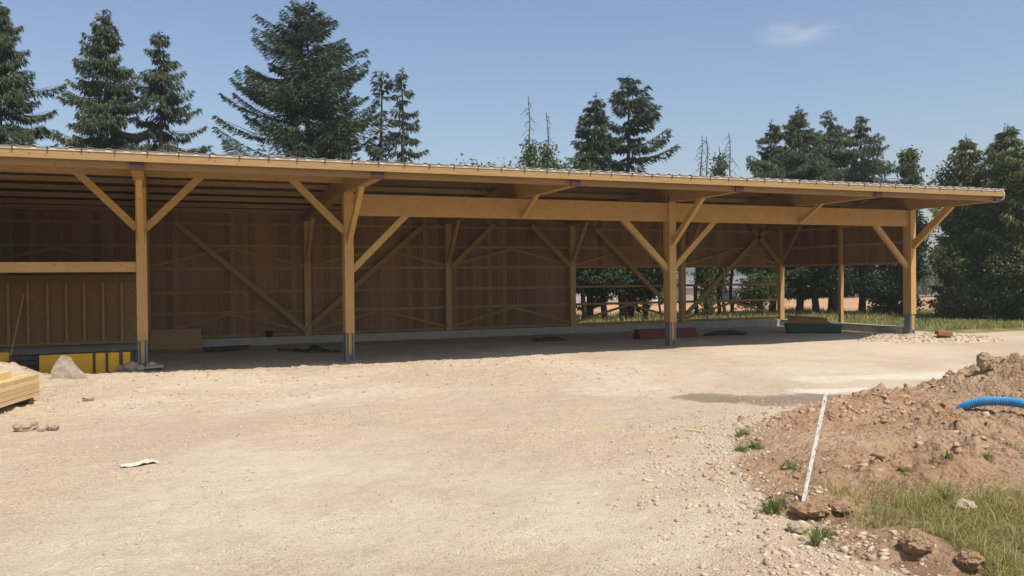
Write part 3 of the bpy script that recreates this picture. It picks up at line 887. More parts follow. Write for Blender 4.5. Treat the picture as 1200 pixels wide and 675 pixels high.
# splinter
x, y = at_z(812, 505)
b = MB(); b.box((0, 0, .012), (.13, .012, .008), .9); o = b.build('wood_splinter', M['fresh'], None); o.location = (x, y, float(ground_z(x, y)) + .01); o.rotation_euler = (0, 0, 2.0)
tag(o, 'short pale splinter of wood on the open gravel', 'splinter')
# red beams behind the third front post
rx0 = at_v(745, 390, 2.6)[0]; rx1 = at_v(812, 390, 2.6)[0]
for lay in range(2):
    for row in range(3):
        b = MB()
        b.prism([(-.05, 0), (.05, 0), (.05, .035), (.015, .04), (.015, .13), (.05, .135), (.05, .17), (-.05, .17), (-.05, .135), (-.015, .13), (-.015, .04), (-.05, .035)], 0, (rx1 - rx0), 'x', .5)
        o = b.build('formwork_beam', M['red'], None); o.location = (rx0 + .1 * rv.random(), 2.5 + row * .14, -.01 + lay * .172)
        tag(o, 'dark red formwork beam in the pile behind the post of the open bay', 'beam', 'red formwork beams')
# dark debris
def heap(X0, X1, Y, h, mat, name, label, cat, seed, dep=.5):
    xa, ya = at_z(X0, Y); xb, yb = at_z(X1, Y)
    o = blob(((xa + xb) / 2, (ya + yb) / 2, 0), (abs(xb - xa) / 2, dep, h), seed, mat, name, None, 3, .4)
    return tag(o, label, cat)
heap(815, 885, 392, .13, M['darkwood'], 'debris_heap', 'low dark heap of offcuts along the rear wall under the open bay', 'debris', 5)
heap(620, 668, 399, .11, M['darkwood'], 'debris_heap', 'low dark heap on the shaded floor near the wall middle', 'debris', 8)
# dark planks on floor
xa, ya = at_z(240, 413); xb, yb = at_z(292, 410)
for k in range(3):
    b = MB(); b.beam((xa, ya + .2 * k, .06 + .02 * k), (xb, yb + .2 * k, .09), .17, .05, None, .4)
    o = b.build('floor_plank', M['darkwood'], None); tag(o, 'dark plank lying on the shaded floor right of the first post', 'plank', 'dark planks on the shaded floor')
# purple plastic
xa, ya = at_z(326, 412); xb, yb = at_z(400, 414)
bm = bmesh.new(); N1, N2 = 26, 10
for i in range(N1):
    for j in range(N2):
        t = i / (N1 - 1); w = .28 + .25 * math.sin(3.1 * t) + .12 * mn.noise(Vector((i * .6, 0, 1)))
        z = .05 + .10 * abs(mn.noise(Vector((i * .35, j * .5, 0)))) + (.16 * math.exp(-((t - .62) / .12) ** 2)) * math.sin(math.pi * j / (N2 - 1))
        bm.verts.new((xa + (xb - xa) * t, ya + (yb - ya) * t + (j / (N2 - 1) - .5) * 2 * w * .5, z))
bm.verts.ensure_lookup_table()
for i in range(N1 - 1):
    for j in range(N2 - 1): bm.faces.new([bm.verts[k] for k in (i * N2 + j, (i + 1) * N2 + j, (i + 1) * N2 + j + 1, i * N2 + j + 1)])
me = bpy.data.meshes.new('plastic_sheet'); bm.to_mesh(me); bm.free(); me.materials.append(M['purple'])
o = bpy.data.objects.new('plastic_sheet', me); col.objects.link(o); sm = o.modifiers.new('thick', 'SOLIDIFY'); sm.thickness = .008
tag(o, 'crumpled dark purple plastic sheet on the floor beside the second post', 'plastic sheet')
# black bucket-like lump on the sill
p = at_v(316, 393, 6.5)
b = MB(); b.tube([(p[0], 6.66, .265), (p[0], 6.66, .30), (p[0], 6.66, .46)], [.10, .11, .13], 12)
bk_ = b.build('bucket', M['black'], None); tag(bk_, 'small black bucket standing on the rear sill left of a wall post', 'bucket')
b = MB(); b.tube([(p[0] + .13 * math.cos(t), 6.66, .46 + .09 * math.sin(t)) for t in np.linspace(0, math.pi, 9)], .006, 5); b.build('handle', M['steel'], bk_)
# green tub with red-brown boards
gx, gy = at_z(955, 391)
gx0, gy0 = at_z(921, 391); gx1, gy1 = at_z(986, 391)
ga = math.atan2(gy1 - gy0, gx1 - gx0); gl = math.hypot(gx1 - gx0, gy1 - gy0)
tub = empty('green_skip', (gx, gy, 0), ga); tag(tub, 'low dark green metal skip in the shade at the open right corner of the shed', 'skip')
b = MB(); H = gl / 2
b.prism([(-H * .92, 0), (H * .92, 0), (H, .34), (H - .05, .34), (H * .9 - .03, .04), (-H * .9 + .03, .04), (-H + .05, .34), (-H, .34)], -.02, .75, 'y')
b.add([(-H * .92, -.025, 0), (H * .92, -.025, 0), (H, -.025, .34), (-H, -.025, .34), (-H * .92, -.021, 0), (H * .92, -.021, 0), (H, -.021, .34), (-H, -.021, .34)], [(0, 1, 2, 3), (7, 6, 5, 4)])
b.add([(-H * .92, .76, 0), (H * .92, .76, 0), (H, .76, .34), (-H, .76, .34)], [(3, 2, 1, 0)])
b.build('body', M['green'], tub)
b = MB(); b.span(-H - .02, H + .02, -.05, -.027, .29, .35); b.build('rim', M['green'], tub)
for k in range(5):
    b = MB(); b.beam((-H + .08 + .12 * (k % 2), .08 + .14 * k, .42 + .045 * k), (H - .45 - .1 * (k % 3), .08 + .14 * k, .40 + .03 * k), .13, .09, None, .5)
    o = b.build('offcut', M['brick'], None); o.location = (gx, gy, 0); o.rotation_euler = (0, 0, ga)
    tag(o, 'reddish brown board lying on the green skip, %s from the front' % ('first', 'second', 'third', 'fourth', 'fifth')[k], 'board', 'boards on the green skip')
b = MB(); b.box((H - .22, .05, .385), (.2, .1, .035)); o = b.build('plastic_bag', M['bluewhite'], None, bevel=.03); o.location = (gx, gy, 0); o.rotation_euler = (0, .05, ga)
tag(o, 'pale blue plastic bag on the right end of the green skip', 'bag')
# gravel pile by the corner post
cx, cy = at_z(1090, 399)
rp = np.random.RandomState(5)
pm_r = np.linspace(-1, 1, 70)
PX, PY = np.meshgrid(pm_r, pm_r, indexing='ij')
hx, hy = 2.4, 1.0
gxv = cx + PX * hx * RT[0] + PY * hy * FW[0]; gyv = cy + PX * hx * RT[1] + PY * hy * FW[1]
def pile_z(x, y):
    r0, d0 = rd(cx, cy); r, d = rd(x, y)
    q = np.clip(1 - ((r - r0) / hx) ** 2 - ((d - d0) / hy) ** 2, 0, 1)
    return np.clip(q, 0, 1) ** .8 * .26 * (0.55 + .9 * fbm(x * 1.4, y * 1.4, 3)) + (fbm(x * 9, y * 9, 2) - .5) * .05 * (q > 0)
pz = base_height(gxv, gyv) + pile_z(gxv, gyv) - .03
idx = np.arange(4900).reshape(70, 70)
F = np.stack([idx[:-1, :-1], idx[1:, :-1], idx[1:, 1:], idx[:-1, 1:]], -1).reshape(-1, 4)
o = np_mesh('gravel_pile', np.stack([gxv, gyv, pz], -1).reshape(-1, 3), F, M['pebble'], {'tone': ('POINT', rp.rand(4900))})
tag(o, 'low spread pile of pale gravel beside the right corner post', 'gravel pile')
q = rp.rand(2600, 2) * 2 - 1; q = q[(q ** 2).sum(1) < 1]
qx = cx + q[:, 0] * hx * RT[0] + q[:, 1] * hy * FW[0]; qy = cy + q[:, 0] * hx * RT[1] + q[:, 1] * hy * FW[1]
scatter('pile_stones', np.stack([qx, qy], -1), .008 + .045 * rp.rand(len(qx)) ** 4, M['pebble'], 'loose stones covering the gravel pile by the corner post', 'stones', rp,
        zof=base_height(qx, qy) + pile_z(qx, qy) - .03)
x, y = at_z(1106, 400.5)
b = MB(); b.box((0, 0, 0), (.24, .11, .07)); o = b.build('brick', M['brick'], None, bevel=.01); o.location = (x, y, .27); o.rotation_euler = (.1, .1, -.3)
tag(o, 'single red brown brick lying on the gravel pile', 'brick')

# white peg
bx_, by_ = at_z(941, 588)
br, bd = rd(bx_, by_)
bz = float(ground_z(bx_, by_))
# foot where the bank meets the sight line
dv = ray(941, 588); t = 1.0
for k in range(4000):
    t = 3 + k * .003; P = Vector(CAM) + dv * t
    if P.z < float(ground_z(P.x, P.y)): break
foot = P.copy()
dt = ray(968, 460); top = Vector(CAM) + dt * (t + .02)
up_ = (top - foot)
b = MB()
b.beam(foot - up_.normalized() * .15, foot + up_, .032, .012, tuple(-ex), .9)
peg = b.build('wooden_peg', M['stake'], None); tag(peg, 'thin white peg stuck leaning in the soil bank', 'peg')
b = MB()
for k in range(9):
    q = foot + up_ * (.09 + k * .103 + .02 * math.sin(k * 2.7)) + ex * (.008 * math.sin(k * 5.1))
    b.box(q + fwd * -.0075, (.003, .0025, .006 + .004 * math.sin(k * 3.3)), .2)
b.build('marks', M['stone'], peg)

# blue pipe
dirp = ray(1120, 479)
def hit(X, Y):
    dv = ray(X, Y); P = None
    for k in range(6000):
        P = Vector(CAM) + dv * (4 + k * .005)
        if P.z < float(ground_z(P.x, P.y)): break
    return P
h0 = hit(1130, 480)
rdp = ex.normalized(); 
def pp(X, Y, dd0):
    dv = ray(X, Y); base_t = (Vector(h0) - Vector(CAM)).dot(fwd); return Vector(CAM) + dv * (base_t + dd0)
pl = [pp(1122, 482, .12), pp(1132, 475.5, 0), pp(1146, 471.5, -.12), pp(1165, 470, -.3), pp(1185, 471, -.5), pp(1205, 475, -.72), pp(1235, 490, -1.0), pp(1260, 512, -1.2)]
from mathutils import geometry
dense = []
for i in range(len(pl) - 1):
    p0 = pl[max(i - 1, 0)]; p1 = pl[i]; p2 = pl[i + 1]; p3 = pl[min(i + 2, len(pl) - 1)]
    for k in range(26):
        t = k / 26
        dense.append(.5 * ((2 * p1) + (p2 - p0) * t + (2 * p0 - 5 * p1 + 4 * p2 - p3) * t * t + (-p0 + 3 * p1 - 3 * p2 + p3) * t ** 3))
rad = [.062 + (.004 if k % 4 < 2 else -.004) for k in range(len(dense))]
b = MB(); b.tube(dense, rad, 16)
tag(b.build('corrugated_pipe', M['pipe'], None, smooth=True), 'bright blue corrugated pipe arching out of the soil bank', 'pipe')
# boulder-like lump on the crest of the soil
hb = hit(1155, 432)
o = blob((hb.x, hb.y, hb.z + .11), (.13, .14, .17), 41, M['soil'], 'soil_lump', None, 4, .30, freq=1.7); tag(o, 'big lump of dry earth on the crest of the soil bank', 'earth lump')


# undercut lumps of the bank in the foreground
for k, (r_, d_k, zz_, hh_, la) in enumerate(((2.56, 7.30, .16, (.22, .13, .07), 'overhanging crust of soil just below the foot of the white peg'),
                                         (2.86, 7.36, .15, (.16, .11, .06), 'smaller crust of soil right of the peg foot casting a dark shadow'),
                                         (2.98, 6.25, .17, (.17, .13, .10), 'steep broken lump of soil at the bottom edge beside the grass'),
                                         (3.25, 6.02, .12, (.12, .10, .08), 'lower lump of soil nearest the bottom edge beside the grass'))):
    x, y = loc(r_, d_k)
    o = blob((x, y, float(ground_z(x, y)) + zz_ * .22), (hh_[0] * .68, hh_[1] * .85, hh_[2] * .85), 60 + k, M['soil'], 'soil_lump', None, 5, .26, freq=2.0, rz=-YAW + .3 * k)
    tag(o, la, 'earth lump')

# ------------------------------------------------------------------ grass and weeds
def blades(name, pts, hgt, width, mat, label, cat, rnd, lean=.35, zof=None, kind='stuff', seg=2):
    n = len(pts)
    z0 = (ground_z(pts[:, 0], pts[:, 1]) if zof is None else zof) - .01
    a = rnd.rand(n) * 6.283; ln = hgt * lean * rnd.rand(n) * 1.6
    dx, dy = np.cos(a) * ln, np.sin(a) * ln
    f = rnd.rand(n) * 6.283; wx, wy = np.cos(f) * width / 2, np.sin(f) * width / 2
    B = np.stack([pts[:, 0], pts[:, 1], z0], -1)
    W = np.stack([wx, wy, np.zeros(n)], -1)
    mid = B + np.stack([dx * .35, dy * .35, hgt * .6], -1)
    tip = B + np.stack([dx, dy, hgt * (1 - .25 * rnd.rand(n))], -1)
    V = np.stack([B - W, B + W, mid - W * .75, mid + W * .75, tip - W * .12, tip + W * .12], 1).reshape(-1, 3)
    i = np.arange(n)[:, None] * 6
    F = np.concatenate([i + np.array([0, 1, 3, 2]), i + np.array([2, 3, 5, 4])], 1).reshape(-1, 4)
    tone = np.repeat(np.clip(rnd.rand(n) * .75 + .35 * (fbm(pts[:, 0] * 1.3, pts[:, 1] * 1.3, 3) - .3), 0, 1), 2)
    o = np_mesh(name, V, F, mat, {'tone': ('FACE', tone)})
    return tag(o, label, cat, kind=kind)
rg = np.random.RandomState(21)
n = 190000
d = 3.6 + 4.9 * rg.rand(n); e = soil_edge(d) + .38 + .25 * rg.randn(n) * .5
r = e + (8.5 - e) * rg.rand(n)
x, y = loc(r, d)
dens = fbm(x * 1.6, y * 1.6, 3)
keep = (rg.rand(n) < np.clip((dens - .28) * 4, .12, 1) * (1 - sstep(6.9, 8.7, d)) ** 1.5) & (r < .66 * d + .4) & ~((r < 3.25) & (d < 6.9))
x, y = x[keep], y[keep]
blades('dry_grass', np.stack([x, y], -1), .03 + .13 * rg.rand(len(x)) ** 2.2 + .12 * (rg.rand(len(x)) > .97), .004 + .004 * rg.rand(len(x)), M['grassdry'], 'dry yellow green grass at the lower right corner', 'grass', rg, 1.0)
# small green weed tufts on the soil: each one a thing
tufts = [(870, 510, .20, 'feathery green weed at the gravel edge above the other two'), (885, 526, .2, 'green weed tuft beside the soil left of the peg'),
         (868, 528, .14, 'small green weed on the gravel left of the soil'), (926, 550, .18, 'green weed close to the middle of the white peg'),
         (906, 600, .26, 'bright green weed tuft at the gravel edge left of the peg foot'), (1112, 538, .16, 'wide low weed on the brown soil right of the peg'),
         (1156, 538, .15, 'small weed on the soil below the blue pipe'), (1107, 590, .22, 'upright dark green plant at the top of the dry grass'),
         (955, 640, .30, 'thin upright weed among the pale stones at the bottom'), (964, 630, .16, 'small green tuft beside the thin upright weed'),
         (1058, 553, .1, 'tiny weed in the middle of the bare soil')]
for k, (X, Y, h_, la) in enumerate(tufts):
    P = hit(X, Y)
    nn = 120 if k != 8 else 50
    sp = .16 if k not in (5,) else .26
    if k in (7, 8): sp = .035
    qa = rg.rand(nn) * 6.283; qr = sp * .75 * rg.rand(nn) ** .8; q = np.stack([np.cos(qa) * qr, np.sin(qa) * qr], -1)
    o = blades('weed', np.array([[P.x, P.y]]) + q, h_ * (1.15 - np.clip(qr / (sp * .75), 0, 1)) * (.3 + .6 * rg.rand(nn)), .010 + .010 * rg.rand(nn), M['grassgreen'], la, 'weed', rg, .7, kind=None)
# green verge at the right and weeds behind the shed
n = 80000
x = 24 + 24 * rg.rand(n); y = -1.0 + 14 * rg.rand(n)
k = (x > 25.6) & (y > -1.0 - .1 * (x - 26)) & (rg.rand(n) < np.clip((fbm(x * .5, y * .5) - .25) * 3, .1, 1)) & (y > .6 - .25 * (x - 26) + 1.5 * fbm(x * .7, y * .7))
x, y = x[k], y[k]
dk = rg.rand(len(x)) < .55 * np.clip((fbm(x * .35 + 4, y * .35) - .3) * 4, .4, 1)
blades('verge_straw', np.stack([x[dk], y[dk]], -1), .05 + .22 * rg.rand(dk.sum()) ** 1.3, .02 + .02 * rg.rand(dk.sum()), M['grassdry'], 'dry straw coloured grass mixed into the verge right of the shed', 'grass', rg, .6)
x, y = x[~dk], y[~dk]
blades('verge_grass', np.stack([x, y], -1), .06 + .22 * rg.rand(len(x)) ** 1.5, .02 + .02 * rg.rand(len(x)), M['grassgreen'], 'green rough grass on the verge right of the shed', 'grass', rg, .5)
n = 30000
x = 10 + 26 * rg.rand(n); y = 7.4 + 11 * rg.rand(n) ** 1.2
k = rg.rand(n) < np.clip((fbm(x * .6, y * .6) - .35) * 4, .05, 1)
x, y = x[k], y[k]
blades('tall_weeds', np.stack([x, y], -1), .10 + .34 * rg.rand(len(x)) ** 1.8, .02 + .02 * rg.rand(len(x)), M['grassdry'], 'yellowish tall weeds growing behind the open bays', 'weeds', rg, .4)

# ------------------------------------------------------------------ trees
def tree_arrays(rnd, h, prof, crown0, droop=.25, up=.15, level=.30, nb=6, spray=.30, dens=1.0, side=None, gap=.12, hang=.5):
    """conifer: returns sprays (V,F,tone) and a list of limb polylines. prof: [(height fraction, radius)]"""
    V = []; T = []; limbs = []; up0_ = up
    z = crown0
    ph_ = [p[0] for p in prof]; pr = [p[1] for p in prof]
    while z < h - .15:
        fr = z / h
        Rb = float(np.interp(fr, ph_, pr))
        lean_r = .75 + .5 * rnd.rand()
        for k in range(nb):
            if rnd.rand() < gap: continue
            az = rnd.rand() * 6.283; zz0 = z; z = zz0 + .16 * rnd.randn() * min(1, level / .36)
            Ln = Rb * (.40 + .75 * rnd.rand() ** .8) * lean_r
            if side is not None: Ln *= 1 + side[1] * math.cos(az - side[0])
            if Ln < .12: Ln = .12
            up = up0_ + .12 * rnd.randn()
            m_ = max(int(Ln * 62 * dens), 10)
            t = (np.arange(m_) + rnd.rand(m_)) / m_
            t = .12 + .88 * t
            el = up - droop * (1 - fr * .6)
            ca, sa = math.cos(az), math.sin(az)
            bx_ = t * Ln * ca; by_ = t * Ln * sa
            bz_ = z + t * Ln * el * .6 - droop * Ln * .35 * np.sin(t * math.pi * .8) + .16 * Ln * t ** 3
            if rnd.rand() < .8:
                tt = np.linspace(0, .9, 4)
                limbs.append([(q * Ln * ca, q * Ln * sa, z + q * Ln * el * .6 - droop * Ln * .35 * math.sin(q * math.pi * .8) + .16 * Ln * q ** 3) for q in tt] + [max(.012, .010 * Ln)])
            # side twigs: flat fan, wider in the middle of the branch
            for rep in range(3):
                s_ = rnd.choice([-1, 1], m_)
                wl = (.10 + .34 * Ln * np.sin(np.clip(t, 0, 1) * math.pi) ** .7 * .6) * rnd.rand(m_)
                ox = bx_ - sa * s_ * wl; oy = by_ + ca * s_ * wl
                oz = bz_ - wl * .25 - .04 * rnd.rand(m_)
                ln = spray * .8 * (.40 + .75 * rnd.rand(m_)) * (1.0 if rep < 2 else 1.35)
                hg = hang * (1.0 if rep < 2 else 2.4)
                # direction outward with sideways spread and droop
                dx = ca + -sa * s_ * .7 + rnd.randn(m_) * .3; dy = sa + ca * s_ * .7 + rnd.randn(m_) * .3
                dz = -hg * (.4 + 1.3 * rnd.rand(m_)) + .1
                nn = np.sqrt(dx ** 2 + dy ** 2 + dz ** 2); D = np.stack([dx, dy, dz], -1) / nn[:, None]
                W = np.cross(D, rnd.randn(m_, 3)); W /= np.linalg.norm(W, axis=1)[:, None] + 1e-6
                w = ln * (.07 + .05 * rnd.rand(m_))
                O = np.stack([ox, oy, oz], -1)
                quad = np.stack([O, O + D * (ln * .45)[:, None] + W * w[:, None], O + D * ln[:, None], O + D * (ln * .45)[:, None] - W * w[:, None]], 1)
                V.append(quad); T.append(np.clip(.15 + .4 * rnd.rand() + .35 * rnd.rand(m_) + .15 * t, 0, 1))
            z = zz0
        z += level * (.5 + 1.0 * rnd.rand()) * (1.15 - .55 * fr)
    # leader
    m_ = 30; t = rnd.rand(m_)
    O = np.stack([np.zeros(m_), np.zeros(m_), h - .7 + t * .75], -1)
    D = rnd.randn(m_, 3); D[:, 2] = np.abs(D[:, 2]) * .6 + .1; D /= np.linalg.norm(D, axis=1)[:, None]
    W = np.cross(D, rnd.randn(m_, 3)); W /= np.linalg.norm(W, axis=1)[:, None]
    ln = (.12 + .25 * (1 - t))
    V.append(np.stack([O, O + D * (ln * .5)[:, None] + W * (ln * .15)[:, None], O + D * ln[:, None], O + D * (ln * .5)[:, None] - W * (ln * .15)[:, None]], 1))
    T.append(rnd.rand(m_) * .5 + .2)
    return np.concatenate(V), np.concatenate(T), limbs

def leaf_arrays(rnd, blobs, n, size=.11):
    """leafy masses: blobs = [(x,y,z,rx,ry,rz,weight)]; leaves gather in small clumps, mostly near the outside"""
    w = np.array([b_[6] for b_ in blobs], float); w /= w.sum()
    nc = max(n // 14, 10)
    which = rnd.choice(len(blobs), nc, p=w)
    Bq = np.array([b_[:6] for b_ in blobs])[which]
    dirs = rnd.randn(nc, 3); dirs /= np.linalg.norm(dirs, axis=1)[:, None]
    rad = rnd.rand(nc) ** .45 * (.85 + .3 * rnd.rand(nc))
    C_ = Bq[:, :3] + dirs * Bq[:, 3:6] * rad[:, None]
    cl = rnd.randint(0, nc, n)
    O = C_[cl] + rnd.randn(n, 3) * np.array([.17, .17, .12])
    D = rnd.randn(n, 3); D[:, 2] -= .4; D /= np.linalg.norm(D, axis=1)[:, None]
    W = np.cross(D, rnd.randn(n, 3)); W /= np.linalg.norm(W, axis=1)[:, None]
    ln = size * (.6 + .8 * rnd.rand(n)); w_ = ln * .38
    quad = np.stack([O, O + D * (ln * .5)[:, None] + W * w_[:, None], O + D * ln[:, None], O + D * (ln * .5)[:, None] - W * w_[:, None]], 1)
    return quad, np.clip(rnd.rand(nc)[cl] * .6 + .4 * rnd.rand(n), 0, 1), []

def put_tree(name, label, cat, x, y, h, V, T, limbs, fol, bark, r0=.16, lean=(0, 0), group=None, crown_name='crown', trunk_top=None):
    z0 = float(base_height(x, y))
    root = empty(name, (x, y, z0)); tag(root, label, cat, group)
    hh = trunk_top or h - .3
    b = MB()
    N = 9
    if name == 'dead_tree': N = 16
    b.tube([(lean[0] * (i / N) ** 1.5 + .04 * math.sin(i * 1.9), lean[1] * (i / N) ** 1.5 + .04 * math.cos(i * 2.3), -.2 + (hh + .2) * i / N) for i in range(N + 1)],
           [r0 * (1 - .93 * i / N) + .008 for i in range(N + 1)], 8)
    for lm in limbs:
        rr0 = lm[-1]; pts_ = lm[:-1]
        zf = pts_[0][2] / max(h, .1); ox = lean[0] * max(zf, 0) ** 1.5; oy = lean[1] * max(zf, 0) ** 1.5
        b.tube([(p_[0] + ox, p_[1] + oy, p_[2]) for p_ in pts_], [rr0 * (1 - .75 * i / (len(pts_) - 1)) for i in range(len(pts_))], 3, cap=False)
    b.build('trunk', bark, root)
    if V is not None and len(V):
        zf = np.clip(V[..., 2] / h, 0, 1) ** 1.5
        V = V + np.stack([lean[0] * zf, lean[1] * zf, np.zeros_like(zf)], -1)
        F = np.arange(len(V) * 4).reshape(-1, 4)
        np_mesh(crown_name, V.reshape(-1, 3), F, fol, {'tone': ('FACE', T)}, parent=root)
    return root
def tree_at(X, Ytop, v=None, ybase=None):
    """foot of the tree in the world from where its stem shows, and its height from where its top shows"""
    if v is not None: x, y, _ = at_v(X, 340, v)
    else: x, y = at_z(X, ybase, 0)
    z0 = float(base_height(x, y))
    dpt = (Vector((x, y, 0)) - Vector(CAM)).dot(Vector((fwd.x, fwd.y, 0)))
    dv = ray(X, Ytop); t = (x - CAM[0]) * FW[0] + (y - CAM[1]) * FW[1]
    z = CAM[2] + dv.z / (dv.x * FW[0] + dv.y * FW[1]) * t
    return x, y, z - z0, t

# label, X, Ytop, v, half width px at roof, kind
SPR = [
 ('spruce_tree', 'tall dark spruce cut by the left edge of the frame above the roof', 4, 2, 14, 72, 'spruce', 101),
 ('spruce_tree', 'tall pointed spruce above the roof with a slightly shorter spruce at its right', 128, 12, 14, 60, 'spruce', 102),
 ('spruce_tree', 'thinner spruce with an open top standing just right of a taller pointed spruce', 192, 35, 14.6, 54, 'spruce2', 103),
 ('fir_tree', 'broad bushy fir with the widest crown above the shed roof', 364, 4, 15, 84, 'fir', 104),
 ('spruce_tree', 'narrow grey green spruce right of the broad fir', 474, 80, 15, 34, 'sparse', 105),
 ('ivy_clad_tree', 'slim leaning tree with a tuft on top squeezed against the right of the broad fir', 440, 84, 15.5, 16, 'tuft', 106),
 ('spruce_tree', 'narrow tree with a bent top beside a taller bushy tree over the roof middle', 690, 108, 14, 24, 'narrow', 107),
 ('fir_tree', 'bushy tree with drooping right side over the middle of the roof', 738, 90, 14.5, 50, 'fir2', 108),
 ('spruce_tree', 'leftmost small pointed spruce of the clump over the right part of the roof', 905, 142, 14, 46, 'spruce', 109),
 ('spruce_tree', 'tallest spruce of the clump over the right part of the roof', 937, 124, 13.5, 48, 'spruce', 110),
 ('spruce_tree', 'second spruce from the right in the clump over the right part of the roof', 974, 131, 14.5, 54, 'spruce2', 111),
 ('spruce_tree', 'rightmost spruce of the clump over the right part of the roof', 1010, 137, 13, 58, 'spruce2', 112),
 ('young_maple', 'small light green tree top between the clump and the big trees at the right', 1068, 178, 12, 13, 'light', 113),
]
for name, label, X, Yt, v, hwpx, kind, seed in SPR:
    rnd = np.random.RandomState(seed)
    x, y, h, dist = tree_at(X, Yt, v)
    roofY = 170 + .043 * X
    zroof_fr = 1 - ((roofY - Yt) * dist / FPX) / h       # fraction of the height that the roof edge hides
    W_ = hwpx * dist / FPX
    fol = M['needle']; bark = M['bark']; lean = (0, 0)
    if kind == 'spruce':
        V, T, lm = tree_arrays(rnd, h, [(0, W_ * .95), (zroof_fr, W_), ((zroof_fr + 1) / 2, W_ * .62), (.93, W_ * .25), (1, .08)], 1.6 if X > 800 else 3.0, .34, .12, .34, 8, .27, 1.0, gap=.16, hang=1.0)
    elif kind == 'spruce2':
        V, T, lm = tree_arrays(rnd, h, [(0, W_ * .9), (zroof_fr, W_ * 1.05), ((zroof_fr + 1) / 2, W_ * .72), (.9, W_ * .42), (1, .12)], 1.6 if X > 800 else 3.0, .36, .14, .38, 7, .27, .95, gap=.26, hang=1.1)
    elif kind == 'sparse':
        V, T, lm = tree_arrays(rnd, h, [(0, W_), (zroof_fr, W_), ((zroof_fr + 1) / 2, W_ * .7), (.95, W_ * .25), (1, .06)], 3.0, .36, .16, .42, 5, .34, .75, gap=.3, hang=.9)
    elif kind == 'fir':
        V, T, lm = tree_arrays(rnd, h, [(0, W_ * .9), (zroof_fr, W_), ((zroof_fr * .6 + .4), W_ * .92), ((zroof_fr * .3 + .7), W_ * .68), (.93, W_ * .36), (1, .08)], 3.0, .12, .30, .32, 10, .26, 1.2, side=(3.3, .10), gap=.15, hang=.35)
        fol = M['needle2']
    elif kind == 'fir2':
        V, T, lm = tree_arrays(rnd, h, [(0, W_ * .6), (zroof_fr, W_ * .95), ((zroof_fr + 1) / 2, W_ * .9), (.9, W_ * .45), (1, .2)], 1.0, .12, .25, .36, 5, .36, .9, side=(-.2, .12), gap=.22, hang=.6)
        fol = M['needle2']
    elif kind == 'narrow':
        V, T, lm = tree_arrays(rnd, h, [(0, W_ * .8), (zroof_fr, W_ * .9), ((zroof_fr + 1) / 2, W_ * .8), (.95, W_ * .5), (1, .2)], .9, .2, .2, .30, 6, .32, .95, gap=.2, hang=.7)
        fol = M['needle2']; lean = (.5, 0)
    elif kind == 'tuft':
        V, T, lm = tree_arrays(rnd, h, [(0, W_ * .8), (zroof_fr + .05, W_ * .9), ((zroof_fr + 1) / 2, W_ * .35), (.86, W_ * .55), (.93, W_ * 1.1), (1, W_ * .5)], 3, .1, .3, .42, 4, .32, .7, gap=.4, hang=.4)
        lean = (.45, 0)
    else:
        q = []
        for k in range(9):
            f_ = k / 8; q.append((.15 * rnd.randn(), .15 * rnd.randn(), h * (.35 + .62 * f_), W_ * (1.1 - .7 * f_), W_ * (1.1 - .7 * f_), .5, 1))
        V, T, lm = leaf_arrays(rnd, q, 9000, .14); fol = M['leafpale']
    put_tree(name, label, 'tree', x, y, h, V, T, lm, fol, bark, r0=.13 + h * .006, lean=lean)

# snags: dead stems with ivy low down
SN = [('bare dead stem with fine twigs, left one of the pair over the roof middle', 622, 113, 14, .35), ('bare dead stem with fine twigs, right one of the pair over the roof middle', 646, 132, 14.3, .35),
      ('leaning bare sapling right of the bushy tree over the roof', 815, 158, 13, .0), ('thin dead stem with an arching twig over the right middle of the roof', 828, 160, 14, .0),
      ('thin dead stem wrapped in green over the right middle of the roof', 842, 172, 14.4, .75), ('bare pole like stem nearest the clump of spruces', 857, 155, 15, .0)]
for k, (la, X, Yt, v, ivy) in enumerate(SN):
    rnd = np.random.RandomState(300 + k)
    x, y, h, dist = tree_at(X, Yt, v)
    limbs = []
    z = h * .45
    while z < h - .2:
        a_ = rnd.rand() * 6.283; L_ = (.35 + 1.1 * rnd.rand()) * (1.25 - z / h)
        ph0 = [(q * L_ * math.cos(a_), q * L_ * math.sin(a_), z + L_ * (.35 * q - .75 * q * q + .1 * math.sin(5 * q))) for q in np.linspace(0, 1, 5)]
        limbs.append(ph0 + [.022])
        for j in range(3):
            q0 = ph0[2 + j % 3]; limbs.append([q0, (q0[0] + .14 * rnd.randn(), q0[1] + .14 * rnd.randn(), q0[2] - .12 - .1 * rnd.rand())] + [.011])
        z += .14 + .16 * rnd.rand()
    V = T = None
    roof_z = h - (170 + .043 * X - Yt) * dist / FPX
    if ivy:
        top_ = roof_z + ivy * (h - roof_z)
        q = [(0, 0, zc, .33, .33, .35, 1) for zc in np.arange(1.2, top_, .35)]
        V, T, _ = leaf_arrays(rnd, q, 5200, .13)
    put_tree('dead_tree', la, 'tree', x, y, h, V, T, limbs, M['leaf'], M['bark'], r0=.10, lean=(.5 if k == 2 else .1 * rnd.randn(), 0), crown_name='ivy', trunk_top=h)

